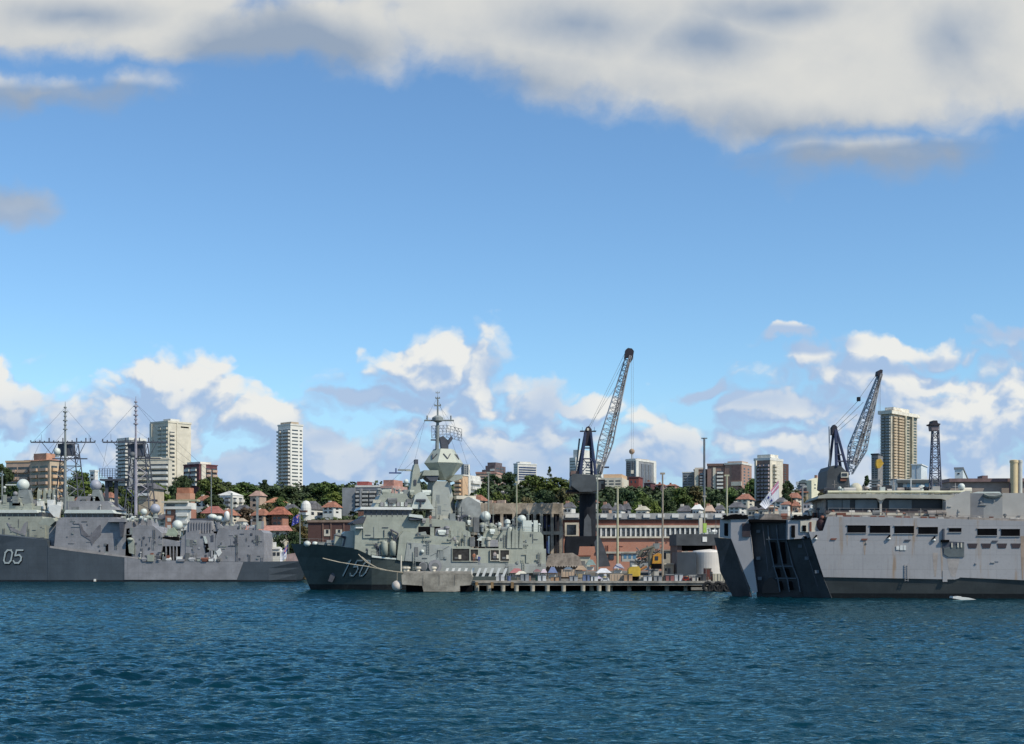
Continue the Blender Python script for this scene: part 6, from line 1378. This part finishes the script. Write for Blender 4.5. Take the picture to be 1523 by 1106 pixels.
def tower():
    F = Fr(1391, 325, 0, 2.9); r = F.root('lattice_tower', 'slim dark lattice tower with a small cabin on top, right of the mottled tower', 'lattice tower')
    lattice(F, r, 'lattice_shaft', M('tower_steel',(.11,.115,.155)), (1391,800), (1391,640), 10, 4.2, 2, 20, .16, .09)
    part(F, r, 'top_cabin', M('apex_dark',(.03,.025,.035)), [(1384,632),(1383,630),(1387,629),(1388,625),(1394,625),(1395,629),(1399,630),(1398,632)], .5, 3.5); part(F, r, 'collar', M('tower_steel2',(.16,.13,.14)), [(1386,640),(1385,632),(1397,632),(1396,640)], .8, 3.2)
    MB().tube(F.P(1400,800,3), F.P(1397,632,3), .08, n=4).build('ladder', mast_g, r)
tower()
# ---------------------------------------------------------------- lamp poles
pole_m = M('pole_grey_green',(.32,.33,.27),.7,.15,.5); pole_y = M('pole_cream',(.46,.44,.30),.7,.1,.5); pole_s = M('pole_slate',(.15,.17,.19),.6,.15,.5)
for x, y0, D, m_, w, lab in ((985.5,703,249.5,M('pole_tan',(.36,.30,.23),.8,.2),1.6,'tall tan lamp pole standing on the pier before the workshop'),
        (1047.5,651,420,pole_s,2.0,'very tall slim dark pole above the brown flats'),(1081,706,300,pole_y,1.7,'grey cream pole with a small crossbar left of the landing ship'),
        (918.5,724,300,pole_y,1.9,'short cream pole above the workshop roof'),(888.5,706,262,pole_m,1.5,'slim pole standing right of the dark crane column'),
        (726.5,702,288,pole_m,1.3,'grey pole rising right of the frigate funnel'),(768.5,716,288,pole_y,1.1,'thin yellowish pole above the hangar roof'),
        (1193.5,720,292,M('pole_mid_grey',(.26,.27,.27),.7,.15),1.7,'grey pole left of the landing ship deckhouse'),(1047.8,737,300,M('pole_beige',(.38,.35,.28),.7,.15),1.3,'beige pole below the very tall dark pole'),
        (382.5,741,380,M('pole_pale',(.38,.38,.35)),1.2,'pale pole rising behind the hangar of frigate 05'),(445.8,842,300,mast_g,.01,'')):
    if not lab: continue
    rt = thing('lamp_pole', lab, 'pole', ((x-CX)/FP*D, D, 2.5 if D > 250 else zw)); h = H+(YH-y0)*D/FP-rt.location.z; k = D/FP
    MB().tube((0,0,0),(0,0,h),w*k,w*k*.75,8).build('shaft', m_, rt); MB().lathe((0,0,-.1),[(w*k*1.8,0),(w*k*1.8,.5),(w*k*1.1,.9)],8).build('base', concr, rt)
    MB().box(-w*k*2.2,-.15,h-.3,w*k*2.2,.15,h+.05).build('lamp_bar', m_, rt)
# ---------------------------------------------------------------- trees
G1 = leafmat('leaf_dark', (.020,.042,.020), (.062,.10,.038)); G2 = leafmat('leaf_mid', (.034,.066,.020), (.12,.18,.045)); G3 = leafmat('leaf_olive', (.05,.055,.026), (.16,.155,.065)); G4 = leafmat('leaf_bright', (.05,.09,.02), (.18,.26,.055))
G5 = leafmat('leaf_brown', (.045,.035,.022), (.15,.11,.07))
bark = M('bark', (.09,.07,.05), .9, .3, 2)
def crown_mesh(seed, nl, nleaf, size, mat, shape='round'):
    r = random.Random(seed); vs = []; fs = []
    lobes = []
    for i in range(nl):
        if shape == 'cone':
            z = r.uniform(.0, 1); a = r.uniform(0, 6.28); q = .42*(1-z*.9)*r.uniform(.4,1); lobes.append((q*math.cos(a), q*math.sin(a), z, .10+.12*(1-z)))
        else:
            z = r.betavariate(1.7,1.6); a = r.uniform(0, 6.28); q = .40*math.sqrt(max(0.05,1-(2*z-.85)**2*.8))*r.uniform(.25,1); lobes.append((q*math.cos(a), q*math.sin(a), .12+z*.74, r.uniform(.10,.19)))
    for i in range(nleaf):
        L = r.choice(lobes); d = Vector((r.gauss(0,1), r.gauss(0,1), r.gauss(.15,1))).normalized(); rr = L[3]*r.uniform(.55,1.08)
        c = Vector(L[:3])+Vector((d.x*rr, d.y*rr, d.z*rr*.8)); n = (d+Vector((r.gauss(0,.45), r.gauss(0,.45), r.gauss(.2,.45)))).normalized()
        t = n.orthogonal().normalized(); b_ = n.cross(t); an = r.uniform(0, 6.28); t, b_ = t*math.cos(an)+b_*math.sin(an), b_*math.cos(an)-t*math.sin(an)
        s = size*r.uniform(.6,1.35); o = len(vs); vs += [c+t*s, c+b_*s*.7, c-t*s*.9, c-b_*s*.6]; fs.append((o, o+1, o+2, o+3))
    me = bpy.data.meshes.new('crown'); me.from_pydata([tuple(v) for v in vs], [], fs); me.materials.append(mat); return me
CR = {}
for k, (mt, shp) in {'d': (G1,'round'), 'm': (G2,'round'), 'o': (G3,'round'), 'b': (G4,'round'), 'c': (G1,'cone'), 'r': (G5,'round')}.items():
    CR[k] = [crown_mesh(hash(k) % 97 if False else ord(k)*7+j, 26, 2300, .042, mt, shp) for j in range(3)]
trk = MB(); trk.tube((0,0,-.15),(.01,0,.45),.035,.02,7); 
for a in range(5): trk.tube((.01,0,.3+.03*a),(.22*math.cos(a*1.3),.22*math.sin(a*1.3),.62),.016,.006,5)
tm = None
def tree(x, yt, w, D, kind, label, group=None, hpx=None, cat='tree'):
    global tm
    
    if D >= 560 and w > 20: w *= 1.22; yt -= 3
    X = (x-CX)/FP*D; g = ground_at(x, D); zt = H+(YH-yt)*D/FP; k = D/FP
    h = max(4.5, min(zt-g, w*k*1.5)) if hpx is None else hpx*k
    z0 = zt-h; zz = min(g-.3, z0); r = thing('tree', label, cat, (X, D, zz), R.uniform(0, 6), group); wm = w*k
    me = R.choice(CR[kind]); share('crown', me, r, (0, 0, z0-zz), (wm*1.05, wm*1.05, h))
    if tm is None: o = trk.build('trunk', bark, r); tm = o.data; o.location = (0,0,0); o.scale = (wm, wm, z0-zz+h*.75)
    else: share('trunk', tm, r, (0,0,0), (wm, wm, z0-zz+h*.75))
T = [(4,688,30,560,'d','dark fig tree at the far left edge beside the pink block'),(26,713,44,480,'d','dark tree below the pink block, far left'),(58,722,44,470,'o','olive tree below the pink block between the domes'),
 (118,698,34,640,'m','rounded green tree right of the far left mast, on the ridge'),(126,716,38,560,'b','bright green tree right of the far left mast, lower down'),(112,728,26,480,'d','small dark tree right beside the far left mast'),
 (168,716,30,560,'d','dark tree left of the balcony tower'),(188,722,34,520,'m','green tree at the foot of the balcony tower'),(236,716,40,540,'b','light green tree under the cream balcony block'),(218,724,26,530,'m','green tree left of the dark flat-roofed house'),
 (256,722,26,560,'d','small dark tree below the tall cream tower, left'),(272,706,34,590,'d','dark conical-topped tree right of the tall cream tower'),(314,709,48,590,'m','broad green tree below the maroon block'),(335,716,36,600,'d','dark tree right of the broad green one on the ridge'),
 (300,726,26,540,'m','green tree right of the orange roof drum'),(318,732,38,510,'d','round dark tree left of the pale gabled apartments'),(300,762,28,430,'o','olive shrub tree right of the orange brick block'),(328,756,22,440,'o','small olive tree above the white gun dome'),
 (362,717,42,600,'m','dome-shaped green tree on the ridge right of the maroon block'),(393,718,24,620,'c','dark pointed tree on the ridge midway to the white tower'),(408,724,34,610,'d','dark tree left of the foot of the white tower'),(430,723,36,590,'d','dark tree covering the foot of the white tower'),
 (348,754,26,450,'o','olive tree in front of the pale gabled apartments'),(366,752,42,450,'r','bare brownish tree above the pink tiled roof'),(388,748,40,470,'o','olive-brown tree behind the pale pole'),(416,736,30,500,'m','green tree right of the bright orange roof'),
 (436,752,34,450,'m','green tree left of the blue ensign'),(445,770,34,400,'o','olive tree behind the blue ensign staff'),(468,718,36,600,'d','dark round tree on the ridge right of the white tower'),(486,718,42,590,'m','large green tree on the ridge right of the white tower'),(500,732,28,560,'b','bright green tree left of the long grey block'),
 (462,737,32,520,'m','green tree above the white villa'),(478,768,42,410,'o','olive tree above the brown brick warehouse, left'),(500,764,38,420,'m','green tree above the brown brick warehouse, middle'),(436,786,30,380,'d','dark tree behind the stern of frigate 05'),(418,790,34,380,'d','dark tree above the white launch'),(400,742,30,490,'o','small olive tree beside the bright orange roof'),
 (600,738,24,480,'d','dark tree behind the foremast of the green frigate'),(690,738,36,500,'d','dark tree above the funnel of the green frigate'),(716,722,32,480,'m','green tree right of the apricot terrace'),
 (733,706,26,700,'d','dark tree in front of the stepped brown building'),(757,702,26,720,'d','dark tree left of the white and blue office'),(817.5,694,10,760,'c','lone dark cypress-like tree on the ridge'),
 (762,722,38,520,'d','dark tree left of the thin yellowish pole'),(742,728,38,500,'m','green tree between the two poles above the arcade'),(794,707,44,620,'m','broad green tree right of the white and blue office'),(826,710,42,610,'m','broad green tree right of the lone dark tree'),(806,724,42,540,'d','dark tree in the middle of the wooded slope'),(838,722,36,520,'o','olive tree left of the crane machinery house'),(782,736,36,480,'o','olive tree above the arcade roof'),(846,736,26,470,'m','green tree tucked against the crane column, left'),
 (906,728,30,520,'d','dark tree directly right of the crane column'),(932,724,38,540,'d','dark tree below the red brick house'),(956,728,40,520,'m','green tree below the ribbed tower'),(950,743,36,440,'b','bright lime green tree above the workshop, left of the pier pole'),(972,742,26,440,'b','second bright lime green tree nearest the pier pole'),(898,742,26,450,'m','green tree right of the slim pole'),
 (992,728,36,540,'d','dark tree just right of the pier pole'),(1014,725,38,560,'m','green tree left of the brown flats'),(1034,722,40,560,'o','olive tree below the brown flats'),(1060,728,42,530,'d','dark spreading tree below the white-banded flats'),(1048,743,16,420,'b','pale palm-like tree at the beige pole'),(1086,722,34,560,'m','green tree below the pinkish brick block'),(1106,726,40,540,'d','dark tree left of the cream and brown tower'),(1118,712,22,640,'m','small green tree on the ridge left of the cream and brown tower'),(1022,744,30,440,'d','dark tree above the wide grey roof'),(1096,744,34,440,'d','dark tree right of the cream crossbar pole'),(1072,742,30,460,'m','green tree behind the cream crossbar pole'),
 (1172,712,20,560,'d','dark tree right of the cream and brown tower'),(1184,724,30,500,'o','olive tree behind the grey pole by the deckhouse'),(1199,722,20,520,'d','dark small tree left of the tall cream gabled house'),(1226,724,30,440,'o','rounded dusty tree just above the deckhouse roof edge'),(1206,738,28,430,'o','olive tree above the white flat terrace'),(1168,730,24,470,'d','dark tree behind the first orange roofed terrace'),
 (1289,708,17,560,'c','dark pine between the second crane and the shorter grey tower')]
for t_ in T: tree(*t_)
# low scrub and distant wood covering the slope between the trees, as one mass
def scrub():
    r = random.Random(77); vs = []; fs = []
    for i in range(5200):
        D = r.choice([r.uniform(386,640), r.uniform(560,720)]); x = r.uniform(-20,1560) if i % 3 else r.uniform(680,1240); X = (x-CX)/FP*D; g = gz(X, D); hgt = r.uniform(1.2,4.8); w = r.uniform(1.6,3.4)
        for q in range(11):
            d = Vector((r.gauss(0,1), r.gauss(0,1), abs(r.gauss(0,1)))).normalized(); c = Vector((X, D, g))+Vector((d.x*w, d.y*w, d.z*hgt)); n = (d+Vector((r.gauss(0,.5), r.gauss(0,.5), .2))).normalized()
            t = n.orthogonal().normalized(); b_ = n.cross(t); s = r.uniform(.6,1.3); o = len(vs); vs += [c+t*s, c+b_*s, c-t*s, c-b_*s*.8]; fs.append((o,o+1,o+2,o+3))
    me = bpy.data.meshes.new('undergrowth'); me.from_pydata([tuple(v) for v in vs], [], fs); me.materials.append(M('scrub_leaf',(.07,.10,.04),.9,.5,.09))
    o = bpy.data.objects.new('undergrowth', me); COL.objects.link(o); tag(o, 'mixed green undergrowth covering the hillside between houses and trees', 'undergrowth', kind='stuff')
scrub()
# ---------------------------------------------------------------- small goods on the pier
def goods():
    dr = MB().lathe((0,0,0),[(.32,0),(.34,.05),(.32,.45),(.34,.5),(.32,.55),(.32,.95),(.30,1.0)],12)
    r = random.Random(5)
    L = [(757,'drum','blue steel drum beside the foot of the cream tent',(.05,.12,.35)),(787,'drum','rusty drum right of the cream tent',(.28,.12,.06)),(799,'drum','green drum in front of the dark red tarpaulin tent',(.05,.20,.10)),
         (832,'drum','dark drum left of the pinkish container',(.06,.06,.07)),(848.5,'drum','red drum at the right end of the pinkish container',(.45,.06,.05)),(899,'drum','yellow drum under the white pointed tent',(.55,.42,.06)),
         (967,'drum','orange drum wedged behind the white container',(.5,.2,.04)),(1003,'drum','white drum in front of the long grey container',(.6,.6,.58)),(1021,'drum','yellow drum right of the service van',(.6,.5,.08)),
         (744,'crate','white crate left of the cream tent',(.6,.6,.58)),(780.5,'crate','grey crate between the cream tent and its right neighbour',(.3,.31,.32)),(806,'crate','white crate under the pale pink tent',(.62,.62,.6)),(825,'crate','orange crate right of the blue parasol tent',(.55,.25,.05)),(853,'crate','grey crate in front of the pinkish container end',(.35,.36,.36)),(872.5,'crate','blue crate left of the lilac tent',(.10,.18,.4)),(883,'crate','white crate in front of the lilac tent',(.66,.66,.64)),(934,'crate','orange crate at the left foot of the yellow machine',(.6,.28,.06)),(963,'crate','white crate before the white container',(.62,.62,.6)),(978,'crate','grey crate before the brown crate',(.3,.3,.3)),(996,'crate','red crate before the long grey container',(.4,.08,.06)),(1009,'crate','white crate left of the service van',(.6,.6,.6)),(1035,'crate','cream crate before the grey container under the tank',(.55,.5,.4)),(1044,'crate','dark crate left of the dark red crate',(.08,.08,.09)),
         (774,'pallet_stack','stack of timber pallets before the cream tent',(.40,.28,.15)),(811,'pallet_stack','stack of timber pallets below the blue parasol tent',(.34,.24,.14)),(863,'pallet_stack','low timber stack below the small cream crate',(.42,.30,.18)),(931,'pallet_stack','timber stack between the tan container and the yellow machine',(.36,.26,.16)),(1049,'pallet_stack','timber stack left of the cream box at the pier end',(.30,.2,.12))]
    for x, nm, lab, c in L:
        t = thing(nm, lab, {'drum':'drum','crate':'crate'}.get(nm,'pallets'), ((x-CX)/FP*246.7, 246.7, zw)); m_ = M('goods_'+str(int(x)), tuple(sum(c)/3*.45+q*.55 for q in c), .6, .2)
        if nm == 'drum':
            a = MB(); a.v, a.f = list(dr.v), list(dr.f); a.build('barrel', m_, t); MB().lathe((0,0,1.0),[(.31,0),(.31,.03),(.28,.03)],12).build('lid', deck_g, t)
        elif nm == 'crate':
            hh = .8+((x*7) % 5)*.16; MB().box(-.75,-.6,0,.75,.6,hh).build('box', m_, t); MB().box(-.8,-.65,hh,.8,.65,hh+.08).build('lid', deck_g, t); MB().box(-.1,-.66,.1,.1,-.6,hh-.1).build('latch', steel_d, t)
        else:
            for k in range(4): MB().box(-.6,-.5,k*.22,.6,.5,k*.22+.05).box(-.55,-.5,k*.22+.05,-.4,.5,k*.22+.17).box(.4,-.5,k*.22+.05,.55,.5,k*.22+.17).build('pallet', m_, t)
goods()
# ---------------------------------------------------------------- one level deeper: pieces that belong to a part
SUB = {'window_mullion':'bridge_window_band','gun_barrel':'gun_turret','gun_shutter':'gun_turret','turret_face':'gun_turret','cab_window':('cab','operator_cab'),'funnel_rib':'funnel','funnel_cap':'funnel','funnel_top':'funnel',
       'lower_yard':'lattice_mast','upper_yard':'lattice_mast','yard_brace':'lattice_mast','topmast':'lattice_mast','bay_frame':'bay_opening','stowed_gear':'bay_opening','gate_rib':'stern_gate','gate_recess':'stern_gate','rubber_arch':'stern_gate',
       'opening_frame':'side_opening','cabin_door':('near_cabin','far_cabin'),'locker_opening':'pale_locker','chevron_mark':'radar_lantern','lantern_keel':'radar_lantern','crossarm':'mast_pole','mast_collar':'mast_pole','mast_bracket':'mast_pole',
       'apex_head':'a_frame','apex_sheave':'a_frame','service_platform':'a_frame','jib_head':'jib','jib_edge':'jib','window_pane':'window_band','recess_panel':'platform_recess','recess_stanchion':'platform_recess','foremast_port':'foremast','foremast_yard':'foremast','foremast_head':'foremast',
       'reel_hub':'hose_reel','canvas_edge':'canvas_screen','pipe_stand':'fuel_pipe','rung':'cream_section','side_glazing':'side_window','skylight':'roof','antenna_ball':'antenna_pole','numeral_shade':'hull','numeral':'hull','hatch':'tower_column','platform_leg':'radar_platform','bay_post':'boat_bay','bay_grey_panel':'boat_bay'}
for rt in [o for o in bpy.data.objects if o.parent is None and o.children]:
    ch = list(rt.children); by = {}
    for c in ch: by.setdefault(c.name.split('.')[0], []).append(c)
    for c in ch:
        n = c.name.split('.')[0]
        if n not in SUB or not c.data: continue
        ks = SUB[n] if isinstance(SUB[n], tuple) else (SUB[n],)
        cand = [q for k in ks for q in by.get(k, []) if q is not c and q.location.length < 1e-6 and q.data]
        if not cand: continue
        mid = lambda o: sum((Vector(v) for v in o.bound_box), Vector())/8
        p = min(cand, key=lambda q: (mid(q)-mid(c)).length); c.parent = p
